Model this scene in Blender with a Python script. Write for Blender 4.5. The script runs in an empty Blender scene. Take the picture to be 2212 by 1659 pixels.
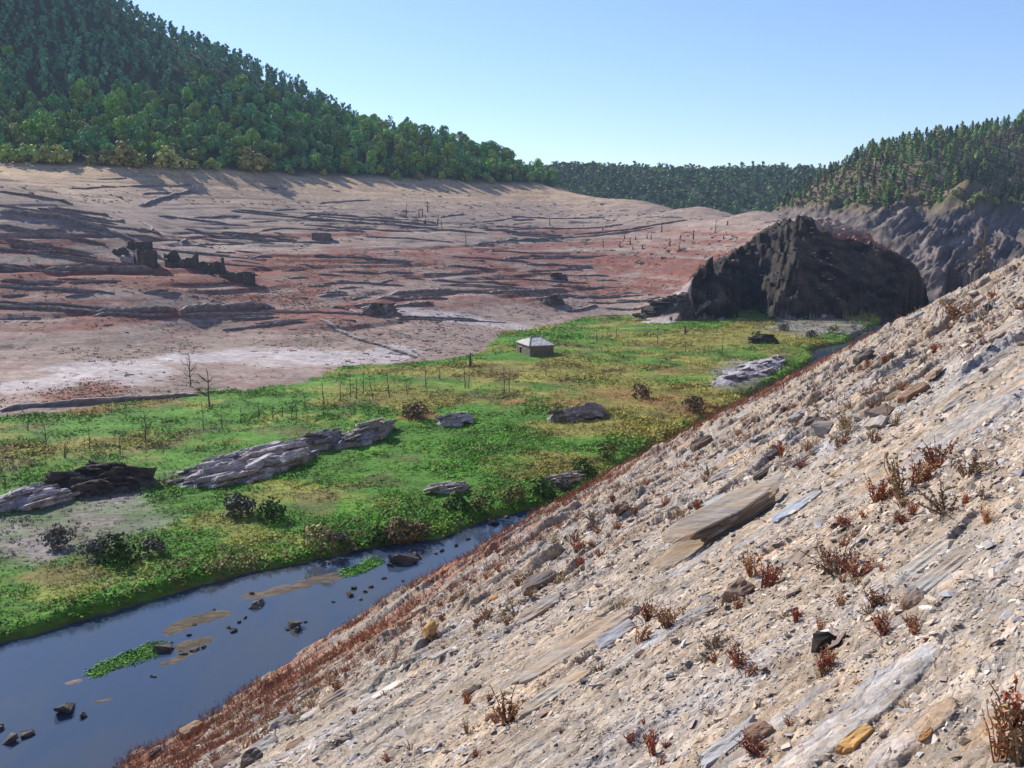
import bpy, bmesh, math, random
import numpy as np
from mathutils import Vector, Matrix, Euler

SC = bpy.context.scene
COL = SC.collection
RNG = np.random.default_rng(11)
random.seed(5)

# ------------------------------------------------------------------ camera model (1024 x 768)
FPX, HOR = 924.0, 222.0
PITCH = math.atan((384.0 - HOR) / FPX)
CP, SP = math.cos(PITCH), math.sin(PITCH)
DS = 1024.0 / 2212.0            # survey sheet units -> 1024 units

def ray(px, py):
    cx = (px - 512.0) / FPX
    cy = (384.0 - py) / FPX
    return np.array([cx, CP + cy * SP, -SP + cy * CP])

def at_depth(px, py, D):
    r = ray(px, py)
    return r * (D / r[1])

def at_level(px, py, z):
    r = ray(px, py)
    return r * (z / r[2])

# ------------------------------------------------------------------ noise
def _h(ix, iy, seed):
    n = (ix.astype(np.int64) * 374761393 + iy.astype(np.int64) * 668265263 + seed * 974634571) & 0xFFFFFFFF
    n = ((n ^ (n >> 13)) * 1274126177) & 0xFFFFFFFF
    n = (n ^ (n >> 16)) & 0xFFFFFFFF
    return n.astype(np.float64) / 4294967295.0

def vnoise(x, y, seed=0):
    x = np.asarray(x, float); y = np.asarray(y, float)
    ix = np.floor(x); iy = np.floor(y)
    fx = x - ix; fy = y - iy
    fx = fx * fx * fx * (fx * (fx * 6 - 15) + 10); fy = fy * fy * fy * (fy * (fy * 6 - 15) + 10)
    a = _h(ix, iy, seed); b = _h(ix + 1, iy, seed); c = _h(ix, iy + 1, seed); d = _h(ix + 1, iy + 1, seed)
    return (a + (b - a) * fx) * (1 - fy) + (c + (d - c) * fx) * fy

def fbm(x, y, seed=0, octs=4, gain=0.5):
    """-1..1"""
    t = 0.0; amp = 1.0; tot = 0.0
    for i in range(octs):
        # rotate each octave a little so the lattice never lines up
        c, s = math.cos(0.7 * i + 0.3), math.sin(0.7 * i + 0.3)
        t = t + amp * (vnoise((x * c - y * s) * 2 ** i, (x * s + y * c) * 2 ** i, seed + 17 * i) * 2 - 1)
        tot += amp; amp *= gain
    return t / tot

def sstep(a, b, x):
    t = np.clip((x - a) / (b - a), 0, 1)
    return t * t * (3 - 2 * t)

def mix(a, b, t):
    t = np.asarray(t)[..., None]
    return a * (1 - t) + np.asarray(b, float) * t

# ------------------------------------------------------------------ mesh building
def mesh_np(name, V, F, cols=None, smooth=False, mat=None, uniform=None):
    """V (n,3); F (m,k) array or list of such arrays."""
    me = bpy.data.meshes.new(name)
    V = np.asarray(V, np.float32)
    Fs = F if isinstance(F, (list, tuple)) else [F]
    Fs = [np.asarray(f, np.int32) for f in Fs if len(f)]
    me.vertices.add(len(V)); me.vertices.foreach_set('co', V.ravel())
    idx = np.concatenate([f.ravel() for f in Fs]) if Fs else np.zeros(0, np.int32)
    cnt = np.concatenate([np.full(len(f), f.shape[1], np.int32) for f in Fs])
    st = np.concatenate([[0], np.cumsum(cnt)[:-1]]).astype(np.int32)
    me.loops.add(len(idx)); me.loops.foreach_set('vertex_index', idx)
    me.polygons.add(len(cnt)); me.polygons.foreach_set('loop_start', st)
    me.update(calc_edges=True)
    me.polygons.foreach_set('use_smooth', np.full(len(cnt), smooth))
    if cols is not None:
        cols = np.asarray(cols, np.float32)
        if cols.ndim == 1:
            cols = np.tile(cols, (len(V), 1))
        c4 = np.ones((len(V), 4), np.float32); c4[:, :3] = np.clip(cols, 0, 1)
        a = me.attributes.new('Col', 'FLOAT_COLOR', 'POINT')
        a.data.foreach_set('color', c4.ravel())
    if mat is not None:
        me.materials.append(mat)
    me.validate()
    return me

def link(name, me, parent=None):
    o = bpy.data.objects.new(name, me)
    COL.objects.link(o)
    if parent is not None:
        o.parent = parent
    return o

def tag(o, label=None, cat=None, group=None, kind=None):
    if label: o['label'] = label
    if cat: o['category'] = cat
    if group: o['group'] = group
    if kind or label: o['kind'] = kind or 'thing'
    return o

def empty(name, loc, rz=0.0):
    o = bpy.data.objects.new(name, None)
    COL.objects.link(o)
    o.location = loc; o.rotation_euler = (0, 0, rz)
    o.empty_display_size = 0.5
    return o

class Acc:
    """collects pieces into one mesh"""
    def __init__(self):
        self.V = []; self.Q = []; self.T = []; self.C = []; self.n = 0
    def add(self, V, Q=None, T=None, C=None):
        V = np.asarray(V, float)
        self.V.append(V)
        if Q is not None and len(Q): self.Q.append(np.asarray(Q, np.int64) + self.n)
        if T is not None and len(T): self.T.append(np.asarray(T, np.int64) + self.n)
        C = np.array([.5, .5, .5]) if C is None else np.asarray(C, float)
        if C.ndim == 1: C = np.tile(C, (len(V), 1))
        self.C.append(C); self.n += len(V)
    def arrays(self):
        V = np.concatenate(self.V); C = np.concatenate(self.C)
        F = []
        if self.Q: F.append(np.concatenate(self.Q))
        if self.T: F.append(np.concatenate(self.T))
        return V, F, C
    def mesh(self, name, mat, smooth=False):
        V, F, C = self.arrays()
        return mesh_np(name, V, F, C, smooth, mat)

def grid_faces(nr, nc):
    i = np.arange(nr - 1)[:, None] * nc + np.arange(nc - 1)[None, :]
    return np.stack([i, i + 1, i + nc + 1, i + nc], -1).reshape(-1, 4)

def scatter(tmpl, P, S, RZ, tint, tilt=None, axes=None):
    """copies of template (V, F list, C) at points P -> V,F,C arrays. tint multiplies colour (n,3).
    axes: optional (n,3,3) rotation matrices."""
    V, F, C = tmpl
    n = len(P)
    S = np.asarray(S, float)
    if S.ndim == 1: S = np.stack([S, S, S], -1)
    c, s = np.cos(RZ), np.sin(RZ)
    X = V[None, :, 0] * S[:, None, 0]; Y = V[None, :, 1] * S[:, None, 1]; Z = V[None, :, 2] * S[:, None, 2]
    Xr = X * c[:, None] - Y * s[:, None]; Yr = X * s[:, None] + Y * c[:, None]
    W = np.stack([Xr, Yr, Z], -1)
    if axes is not None:
        W = np.einsum('nij,nvj->nvi', axes, W)
    W = W + P[:, None, :]
    off = (np.arange(n) * len(V))
    Fo = [(f[None] + off[:, None, None]).reshape(-1, f.shape[1]) for f in F]
    Co = C[None] * tint[:, None, :]
    return W.reshape(-1, 3), Fo, Co.reshape(-1, 3)

def merge(parts):
    a = Acc()
    for V, F, C in parts:
        Q = [f for f in F if f.shape[1] == 4]; T = [f for f in F if f.shape[1] == 3]
        a.add(V, np.concatenate(Q) if Q else None, np.concatenate(T) if T else None, C)
    return a

def tube(acc, pts, radii, sides=5, C=(.3, .3, .3)):
    pts = np.asarray(pts, float); n = len(pts)
    d = np.gradient(pts, axis=0)
    d /= np.linalg.norm(d, axis=1)[:, None] + 1e-9
    up = np.where(np.abs(d[:, 2:3]) > 0.9, np.array([[1., 0, 0]]), np.array([[0, 0, 1.]]))
    a = np.cross(d, up); a /= np.linalg.norm(a, axis=1)[:, None] + 1e-9
    b = np.cross(d, a)
    th = np.arange(sides) / sides * 2 * math.pi
    V = pts[:, None, :] + np.asarray(radii)[:, None, None] * (np.cos(th)[None, :, None] * a[:, None] + np.sin(th)[None, :, None] * b[:, None])
    i = np.arange(n - 1)[:, None] * sides; j = np.arange(sides)[None]; j2 = (j + 1) % sides
    Q = np.stack([i + j, i + j2, i + sides + j2, i + sides + j], -1).reshape(-1, 4)
    V = V.reshape(-1, 3)
    acc.add(np.concatenate([V, pts[-1:]]), Q, np.stack([(n - 1) * sides + np.arange(sides), (n - 1) * sides + (np.arange(sides) + 1) % sides, np.full(sides, n * sides)], -1), C)

# ------------------------------------------------------------------ materials
def new_mat(name):
    m = bpy.data.materials.new(name); m.use_nodes = True
    nt = m.node_tree
    b = nt.nodes['Principled BSDF']
    return m, nt, b

def noise_node(nt, scale, detail=4, rough=0.55, coord=None, stretch=None):
    n = nt.nodes.new('ShaderNodeTexNoise')
    n.inputs['Scale'].default_value = scale; n.inputs['Detail'].default_value = detail
    n.inputs['Roughness'].default_value = rough
    if coord is not None:
        if stretch is not None:
            mp = nt.nodes.new('ShaderNodeMapping')
            mp.inputs['Rotation'].default_value = stretch[1]
            mp.inputs['Scale'].default_value = stretch[0]
            nt.links.new(coord, mp.inputs['Vector']); coord = mp.outputs['Vector']
        nt.links.new(coord, n.inputs['Vector'])
    return n

def mrange(nt, src, a, b, c, d):
    r = nt.nodes.new('ShaderNodeMapRange')
    r.inputs['From Min'].default_value = a; r.inputs['From Max'].default_value = b
    r.inputs['To Min'].default_value = c; r.inputs['To Max'].default_value = d
    nt.links.new(src, r.inputs['Value'])
    return r.outputs['Result']

def colmul(nt, c1, fac):
    m = nt.nodes.new('ShaderNodeVectorMath'); m.operation = 'SCALE'
    nt.links.new(c1, m.inputs[0]); nt.links.new(fac, m.inputs['Scale'])
    return m.outputs['Vector']

def ground_mat(name, scales, amp, bump=0.3, bump_dist=0.05, rough=0.9, obj_rand=0.0, stretch=None, tints=None):
    """vertex colour 'Col' times fine noise, with bump"""
    m, nt, b = new_mat(name)
    at = nt.nodes.new('ShaderNodeAttribute'); at.attribute_name = 'Col'
    geo = nt.nodes.new('ShaderNodeNewGeometry')
    col = at.outputs['Color']
    last = None
    for i, sc in enumerate(scales):
        n = noise_node(nt, sc, 5, 0.6, geo.outputs['Position'], stretch)
        f = mrange(nt, n.outputs['Fac'], 0.25, 0.75, 1 - amp[i], 1 + amp[i])
        col = colmul(nt, col, f); last = n
        if tints:
            n2 = noise_node(nt, sc * 0.37, 3, 0.5, geo.outputs['Position'], stretch)
            mx = nt.nodes.new('ShaderNodeMix'); mx.data_type = 'RGBA'; mx.blend_type = 'MULTIPLY'
            mx.inputs[0].default_value = 1.0
            rp = nt.nodes.new('ShaderNodeValToRGB')
            rp.color_ramp.elements[0].color = tints[0] + (1,); rp.color_ramp.elements[1].color = tints[1] + (1,)
            rp.color_ramp.elements[0].position = .35; rp.color_ramp.elements[1].position = .65
            nt.links.new(n2.outputs['Fac'], rp.inputs[0])
            nt.links.new(col, mx.inputs[6]); nt.links.new(rp.outputs[0], mx.inputs[7]); col = mx.outputs[2]
    if obj_rand:
        oi = nt.nodes.new('ShaderNodeObjectInfo')
        f = mrange(nt, oi.outputs['Random'], 0, 1, 1 - obj_rand, 1 + obj_rand)
        hs = nt.nodes.new('ShaderNodeHueSaturation')
        nt.links.new(mrange(nt, oi.outputs['Random'], 0, 1, 0.5 - obj_rand * .06, 0.5 + obj_rand * .06), hs.inputs['Hue'])
        nt.links.new(f, hs.inputs['Value']); nt.links.new(col, hs.inputs['Color']); col = hs.outputs['Color']
    nt.links.new(col, b.inputs['Base Color'])
    b.inputs['Roughness'].default_value = rough
    b.inputs['Specular IOR Level'].default_value = 0.2
    if bump and last is not None:
        bp = nt.nodes.new('ShaderNodeBump'); bp.inputs['Strength'].default_value = bump
        bp.inputs['Distance'].default_value = bump_dist
        nt.links.new(last.outputs['Fac'], bp.inputs['Height']); nt.links.new(bp.outputs['Normal'], b.inputs['Normal'])
    return m

R_ = math.radians
M = {}
STRIKE = math.radians(90 - 57)       # direction of the rock beds
M['hillside'] = ground_mat('hillside_scree', [1.6, 26.0], [0.16, 0.3], 0.9, 0.025,
                           tints=((1.0, .93, .84), (.96, 1.0, 1.05)))
def add_chips(m, amt, fs=1.0):
    """a layer of broken slate chips in the fine relief: cells with their own tone, edges sunk"""
    nt = m.node_tree; b = nt.nodes['Principled BSDF']
    geo = nt.nodes.new('ShaderNodeNewGeometry')
    mp = nt.nodes.new('ShaderNodeMapping'); mp.inputs['Rotation'].default_value = (0, 0, -STRIKE); mp.inputs['Scale'].default_value = (.55, 1, 1)
    mp.vector_type = 'TEXTURE'; mp.inputs['Scale'].default_value = (1.9, 1, 1); mp.inputs['Rotation'].default_value = (0, 0, STRIKE)
    nt.links.new(geo.outputs['Position'], mp.inputs['Vector'])
    src = b.inputs['Base Color'].links[0].from_socket
    nrm = b.inputs['Normal'].links[0].from_socket
    for sc, k in ((7.0, .8), (19.0, 1.0)):
        v = nt.nodes.new('ShaderNodeTexVoronoi'); v.inputs['Scale'].default_value = sc * fs; nt.links.new(mp.outputs['Vector'], v.inputs['Vector'])
        e = nt.nodes.new('ShaderNodeTexVoronoi'); e.feature = 'DISTANCE_TO_EDGE'; e.inputs['Scale'].default_value = sc * fs; nt.links.new(mp.outputs['Vector'], e.inputs['Vector'])
        sx = nt.nodes.new('ShaderNodeSeparateColor'); nt.links.new(v.outputs['Color'], sx.inputs[0])
        src = colmul(nt, src, mrange(nt, sx.outputs[0], 0, 1, 1 - amt * k, 1 + amt * k))
        h = nt.nodes.new('ShaderNodeMath'); h.operation = 'ADD'
        nt.links.new(mrange(nt, e.outputs['Distance'], 0, .12, 0, .6), h.inputs[0]); nt.links.new(sx.outputs[1], h.inputs[1])
        bp = nt.nodes.new('ShaderNodeBump'); bp.inputs['Strength'].default_value = .8; bp.inputs['Distance'].default_value = .12 / sc / fs
        nt.links.new(h.outputs[0], bp.inputs['Height']); nt.links.new(nrm, bp.inputs['Normal']); nrm = bp.outputs['Normal']
    nt.links.new(src, b.inputs['Base Color']); nt.links.new(nrm, b.inputs['Normal'])
add_chips(M['hillside'], .26)
M['valley'] = ground_mat('valley_earth', [0.25, 0.9, 2.4], [0.22, 0.32, .36], 0.7, 0.3, stretch=((.5, 1, 2.2), (0, 0, 0)))
M['rock'] = ground_mat('slate_rock', [1.6, 14.0], [0.22, 0.25], 0.7, 0.03, obj_rand=0.14,
                       stretch=((.25, 1, 1), (0, 0, -STRIKE)), tints=((1.0, .9, .78), (.93, 1.0, 1.08)))
M['outcrop'] = ground_mat('outcrop_rock', [0.8, 5.0], [0.2, 0.25], 0.8, 0.1)
add_chips(M['outcrop'], .3, .16)
M['stone'] = ground_mat('dry_stone', [1.2, 3.0], [0.25, 0.4], 0.9, 0.2)
M['gravel'] = ground_mat('gravel', [9.0], [0.15], 0.0)
M['leaf'] = ground_mat('foliage', [0.25], [0.25], 0.0, rough=0.75, obj_rand=0.3)
M['herb'] = ground_mat('meadow_herbs', [0.5], [0.25], 0.0, rough=0.8)
M['bark'] = ground_mat('bark', [3.0], [0.3], 0.0)
M['weed'] = ground_mat('dry_weed', [6.0], [0.3], 0.0, rough=0.8, obj_rand=0.2)
M['slate'] = ground_mat('roof_slate', [2.0, 9.0], [0.15, 0.2], 0.5, 0.05)
# ------------------------------------------------------------------ terrain
DU = np.array([0.505, 0.863]); DU /= np.linalg.norm(DU)
DSV = np.array([-DU[1], DU[0]])          # downslope
K_NEAR = 0.63; EYE = 1.6
Z_W, Z_M = -22.6, -22.0                 # water and meadow levels

def us(x, y):
    return x * DU[0] + y * DU[1], x * DSV[0] + y * DSV[1]

BEDAZ = math.radians(57)
BD = np.array([math.sin(BEDAZ), math.cos(BEDAZ)]); BN = np.array([-BD[1], BD[0]])
def bed_us(x, y):                       # along and across the traces of the rock beds, in plan
    return x * BD[0] + y * BD[1], x * BN[0] + y * BN[1]

def near_base(x, y):
    u, s = us(x, y)
    z = -EYE - K_NEAR * s
    z = z - 0.00013 * np.maximum(0, u - 60) ** 2
    r = np.hypot(x, y)
    z = z + 0.45 * fbm(u / 14, s / 9, 3, 3) * sstep(5, 20, r) + 0.12 * fbm(u / 4, s / 2.2, 9, 3) * sstep(2, 7, r)
    z = z + 0.5 * sstep(24, 34, s) * fbm(u / 7, s / 5, 31, 2) - .35 * sstep(24, 32, s)
    z = z - .085 * np.clip(34 - u, 0, 40) * sstep(8, 25, s)
    return z

# smooth bare slabs of bedrock flush with the slope: (px, py, half length, half width) on the survey sheet
SLABS = [(1850, 1545, .62, .15), (2095, 905, 1.7, .45), (1740, 1085, 1.0, .16), (1560, 1170, .9, .2), (1960, 985, 1.0, .22), (1640, 1075, .9, .12),
         (880, 1455, .9, .2), (1960, 1600, .28, .10), (1420, 1390, .6, .12), (1640, 1600, .5, .07), (2000, 1310, .6, .07), (1700, 960, 1.3, .2), (2180, 1540, .3, .06), (1900, 800, 2.0, .3)]
_sl = None
def slab_mask(x, y):
    global _sl
    if _sl is None:
        _sl = []
        for (px, py, L, W) in SLABS:
            r = ray(px * DS, py * DS)
            su = r[0] * DSV[0] + r[1] * DSV[1]
            t = -EYE / (r[2] + K_NEAR * su)
            p = r * t
            u0, s0 = bed_us(p[0], p[1])
            _sl.append((u0, s0, L, W))
    u, s = bed_us(x, y)
    m = np.zeros_like(u)
    w = 0.40 * fbm(u * 1.6, s * 4.0, 77, 4)
    for (u0, s0, L, W) in _sl:
        near = (np.abs(u - u0) < 1.6 * L) & (np.abs(s - s0) < 1.8 * W)
        if not near.any(): continue
        d = np.sqrt(((u - u0) / L) ** 2 + ((s - s0) / W) ** 2) + w
        m = np.maximum(m, 1 - sstep(0.85, 1.0, d))
    return m

def near_detail(x, y):
    """ledges of tilted beds: a step facing up and to the right, then a long smooth back"""
    u, s = bed_us(x, y)
    r = np.hypot(x, y)
    out = 0.0
    for (per, amp, stretch, seed, thr) in ((2.3, .28, 2.6, 41, .54), (1.25, .20, 1.4, 42, .54), (0.75, .13, 1.0, 43, .54), (0.34, .06, .5, 46, .52), (0.16, .026, .3, 47, .48)):
        q = s / per + 0.9 * fbm(u / (stretch * 1.5), s / (per * 2), seed, 3)
        k = np.floor(q); f = q - k
        present = sstep(thr, thr + .18, vnoise(u / stretch + 13.7 * k, k * 0.77, seed + 5))
        a = amp * (0.4 + 0.9 * vnoise(u / (stretch * 0.5), k * 3.1, seed + 9)) * (.42 + .58 * sstep(9, 20, r) + .45 * sstep(20, 45, r))
        ramp = np.clip(f / 0.07, 0, 1) * (1 - f) ** 1.3
        fade = sstep(0.4, 3.5, r / (per * 2.0 + .4))
        out = out + a * ramp * present * fade
    sm = slab_mask(x, y)
    grit = 0.030 * fbm(x * 3.1, y * 3.1, 51, 3) + 0.02 * fbm(x * 11, y * 11, 53, 3) + .008 * fbm(x * 40, y * 40, 54, 2)
    z = out * (1 - .8 * sm) + grit * (1 - .8 * sm)
    # smooth slabs keep a faint bedding ripple and a crisp edge
    k = np.floor(s / .11 + .8 * fbm(u * 1.5, s * 2, 58, 2)); stepz = .016 * vnoise(u * 1.1 + 7 * k, k * 1.7, 59)
    z = z + sm * (0.008 + 0.010 * fbm(u * 1.2, s * 9, 57, 3) + stepz)
    return z

def near_h(x, y):
    return near_base(x, y) + near_detail(x, y)

# ---- far side, radial basis surfaces through surveyed points (px, py, depth)
def rbf_fit(P, c):
    P = np.asarray(P, float)
    X = P[:, :2] / 100.0; z = P[:, 2]
    d = np.sqrt(((X[:, None] - X[None]) ** 2).sum(-1) + c * c)
    n = len(P)
    A = np.zeros((n + 3, n + 3)); A[:n, :n] = d + np.eye(n) * 1e-3 * -1
    A[:n, n] = 1; A[:n, n + 1:] = X; A[n, :n] = 1; A[n + 1:, :n] = X.T
    w = np.linalg.solve(A, np.concatenate([z, [0, 0, 0]]))
    return X, w, c

def rbf_eval(R, x, y):
    X, w, c = R
    sh = np.shape(x)
    x = np.ravel(x) / 100.0; y = np.ravel(y) / 100.0
    out = w[-3] + w[-2] * x + w[-1] * y
    for i in range(len(X)):
        out = out + w[i] * np.sqrt((x - X[i, 0]) ** 2 + (y - X[i, 1]) ** 2 + c * c)
    return out.reshape(sh)

def base_pt(px, py):
    return at_level(px, py, Z_M)

S_PTS = []
def sp(px, *pd):
    for py, D in pd: S_PTS.append(at_depth(px, py, D))
def wp(px, D, z):      # a point by column, depth and height
    r = ray(px, HOR); S_PTS.append(np.array([r[0] / r[1] * D, D, z]))
BASE = [(-160, 418), (0, 413), (100, 404), (200, 391), (300, 379), (417, 363), (480, 351), (560, 322), (640, 316), (694, 313)]
for px, py in BASE:
    b = base_pt(px, py); S_PTS.append(b); S_PTS.append(np.array([b[0] * .6, b[1] * .6, -27.0])); S_PTS.append(np.array([b[0] * .88, b[1] * .88, -23.6]))
sp(0, (385, 119), (360, 132)); sp(100, (378, 123), (355, 137)); sp(200, (368, 131), (350, 148)); sp(-160, (388, 119), (360, 132)); sp(300, (358, 145))
sp(0, (330, 147), (280, 166), (230, 185), (200, 199), (176, 216), (162, 300)); wp(0, 245, 9.5)
sp(-160, (330, 146), (270, 168), (200, 192), (140, 224), (150, 300)); wp(-160, 250, 19)
sp(100, (330, 150), (290, 168), (262, 184), (217, 212), (200, 258), (169, 312))
sp(200, (330, 163), (300, 173), (275, 185), (262, 200), (240, 247), (215, 285), (190, 320), (168, 342))
sp(300, (340, 157), (320, 167), (300, 185), (270, 217), (240, 265), (210, 325), (176, 380))
sp(400, (330, 168), (310, 190), (285, 215), (260, 247), (230, 305), (200, 370), (181, 415))
sp(480, (320, 195), (290, 222), (260, 265), (230, 330), (205, 390), (184, 450))
sp(560, (300, 230), (270, 270), (240, 335), (215, 410), (193, 510))
sp(640, (295, 235), (270, 268), (240, 320), (215, 372), (200, 430)); wp(640, 500, 7)
sp(700, (285, 234), (255, 266), (230, 300), (207, 350)); wp(700, 420, 2); wp(700, 520, -8)
for px, py in [(730, 322), (770, 322), (810, 322), (850, 320)]:
    b = base_pt(px, py); S_PTS.append(b); S_PTS.append(np.array([b[0] * .88, b[1] * .88, -24.5]))
sp(690, (294, 227), (272, 249), (256, 267)); sp(676, (296, 228)); sp(709, (256, 222)); sp(716, (248, 222)); sp(728, (234, 223)); sp(745, (223, 225)); sp(762, (217, 227), (212, 300)); wp(760, 380, -8)
sp(805, (220, 228), (217, 262)); wp(805, 300, -3); sp(850, (233, 229)); wp(850, 280, -5); sp(893, (244, 233)); wp(893, 275, -14)
sp(915, (262, 237)); sp(940, (286, 243)); wp(945, 275, -24); wp(1000, 250, -30); wp(800, 450, -24); wp(900, 380, -28); wp(760, 560, -22)
# wooded left hill
sp(0, (100, 372), (30, 440), (-60, 500)); sp(-160, (80, 372), (-100, 470)); sp(100, (105, 388), (40, 462), (-5, 540)); wp(100, 640, 150)
sp(200, (120, 402), (52, 500)); wp(200, 600, 78); sp(280, (140, 418), (86, 500)); wp(280, 600, 60)
sp(352, (150, 432), (119, 500)); wp(352, 600, 40); sp(417, (141, 492)); wp(417, 590, 25); sp(486, (157, 500)); wp(486, 600, 12)
sp(540, (177, 535)); wp(540, 640, -5); wp(640, 640, -22); wp(0, 640, 190)
for px, z in [(-160, 190), (0, 150), (100, 95), (200, 40), (300, 10), (400, -15), (540, -30), (700, -30)]: wp(px, 820, z)
for px, z in [(-160, 80), (0, 60), (100, 20), (200, -20), (300, -30), (400, -30), (540, -30), (700, -30)]: wp(px, 1100, z)
RB_S = rbf_fit(S_PTS, 0.06)

R_PTS = []
for px, py, D in [(1000, 290, 285), (1100, 300, 280), (930, 262, 305), (1000, 262, 320), (1100, 250, 320), (880, 235, 345), (850, 216, 385), (1000, 225, 385),
                  (1100, 215, 385), (800, 207, 480), (870, 203, 432), (940, 205, 408), (957, 188, 405), (985, 192, 462), (1000, 205, 440), (1040, 200, 440), (1100, 190, 430),
                  (820, 180, 540), (850, 166, 535), (880, 153, 535), (940, 138, 540), (1024, 128, 560), (1100, 122, 560), (960, 170, 470), (1010, 170, 500),
                  (1200, 110, 570), (1200, 230, 385), (1200, 290, 285), (780, 208, 560)]:
    R_PTS.append(at_depth(px, py, D))
for px, D, z in [(780, 420, -24), (820, 340, -26), (860, 300, -28), (930, 265, -30), (1000, 240, -32), (1100, 235, -34), (1200, 235, -34), (740, 560, -15),
                 (820, 680, 10), (900, 680, 36), (1024, 700, 50), (1200, 700, 55)]:
    r = ray(px, HOR); R_PTS.append(np.array([r[0] / r[1] * D, D, z]))
RB_R = rbf_fit(R_PTS, 0.10)

def poly_world(pts):
    return np.array([at_depth(px, HOR, D)[:2] for px, D in pts])

CLIFF = poly_world([(300, 150), (640, 188), (682, 207), (700, 212), (730, 210), (741, 212), (752, 230), (765, 214), (772, 210), (810, 210), (850, 213), (885, 214), (930, 217), (975, 226), (990, 252), (905, 330), (830, 420), (740, 560), (300, 700)])

def poly_signed(poly, x, y):
    """distance to closed polygon, positive inside"""
    d2 = np.full(np.shape(x), 1e18); inside = np.zeros(np.shape(x), bool)
    n = len(poly)
    for i in range(n):
        ax, ay = poly[i]; bx, by = poly[(i + 1) % n]
        dx, dy = bx - ax, by - ay
        t = np.clip(((x - ax) * dx + (y - ay) * dy) / (dx * dx + dy * dy + 1e-12), 0, 1)
        d2 = np.minimum(d2, (x - ax - t * dx) ** 2 + (y - ay - t * dy) ** 2)
        c = ((ay > y) != (by > y)) & (x < (bx - ax) * (y - ay) / (by - ay + 1e-12) + ax)
        inside ^= c
    return np.sqrt(d2) * np.where(inside, 1, -1)

# river: far bank as offset from the strike line
BANK_PX = [(-60, 662), (0, 643), (93, 618), (208, 583), (296, 565), (384, 545), (444, 538), (486, 521), (532, 509), (574, 501), (592, 493)]
_bu, _bs = [], []
for px, py in BANK_PX:
    p = at_level(px, py, Z_W); u, s = us(p[0], p[1]); _bu.append(u); _bs.append(s)
_o = np.argsort(_bu); _bu = list(np.array(_bu)[_o]); _bs = list(np.array(_bs)[_o])
_bu = [_bu[0] - 60] + _bu; _bs = [_bs[0] + 6] + _bs
for px, py, w in [(640, 455, 33.4), (700, 415, 33.2), (760, 372, 33.2), (788, 357, 33.4), (797, 352, 36.2), (808, 347, 36.2), (830, 343, 33.4), (870, 322, 33.6), (889, 313, 36.5), (905, 308, 36.5)]:
    p = at_level(px, py, Z_W); u, s = us(p[0], p[1]); _bu.append(u); _bs.append(w)
_bu += [_bu[-1] + 120]; _bs += [40.0]
def bank_s(u): return np.interp(u, _bu, _bs)

def terrace(z, x, y, m):
    """shallow steps along the contours where the old fields were"""
    per = 1.15
    q = z / per + 0.5 * fbm(x / 40, y / 25, 61, 3) + 0.25 * fbm(x / 9, y / 9, 62, 2)
    k = np.floor(q); f = q - k
    st = np.where(f < .72, f * .35, .252 + (f - .72) / .28 * .748)
    on = (1 - .6 * sstep(-2, 5, z)) * sstep(.58, .76, vnoise(x / 30 + k * 7.3, y / 30 + k * 3.1, 63)) * m
    return z + (st - f) * per * on

def surf_S(x, y):
    zs = rbf_eval(RB_S, x, y)
    far = sstep(60, 140, y)
    zs = zs + (0.5 * fbm(x / 22, y / 22, 21, 3) + 0.22 * fbm(x / 5, y / 5, 22, 3) * sstep(-21.5, -19, zs)) * far
    hill = sstep(19, 26, zs)
    zs = zs + hill * 4.0 * fbm(x / 45, y / 45, 25, 3)
    mt = sstep(-20.5, -18.5, zs) * (1 - sstep(12, 17, zs))
    zs = terrace(zs, x, y, mt)
    return zs

def surf_R(x, y):
    z = rbf_eval(RB_R, x, y)
    # tilted beds of rock
    lx = x * .8 - y * .3
    n = fbm((lx + z) / 22, (lx - z * 1.2) / 6, 71, 4); n2 = np.abs(fbm((lx + z) / 7, (lx - z * 1.2) / 2.2, 72, 3))
    rk = sstep(-24, -16, z) * (1 - sstep(10, 17, z))
    z = z + rk * (4.6 * n + 2.4 * n2 - .8 + .7 * fbm(x / 2, y / 2, 73, 2)) + sstep(9, 18, z) * 2.5 * fbm(x / 30, y / 30, 75, 3)
    return z

def surf_F(x, y):
    t = sstep(560, 880, y + 0.12 * x)
    ridge = 42 + 5 * fbm(x / 160, y / 160, 81, 3) + 2.0 * np.clip((100 - x) / 100, -3, 1)
    return -26 + (ridge + 26) * t + 4 * fbm(x / 40, y / 40, 83, 3) * t - 0.08 * np.maximum(0, y - 920)

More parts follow.
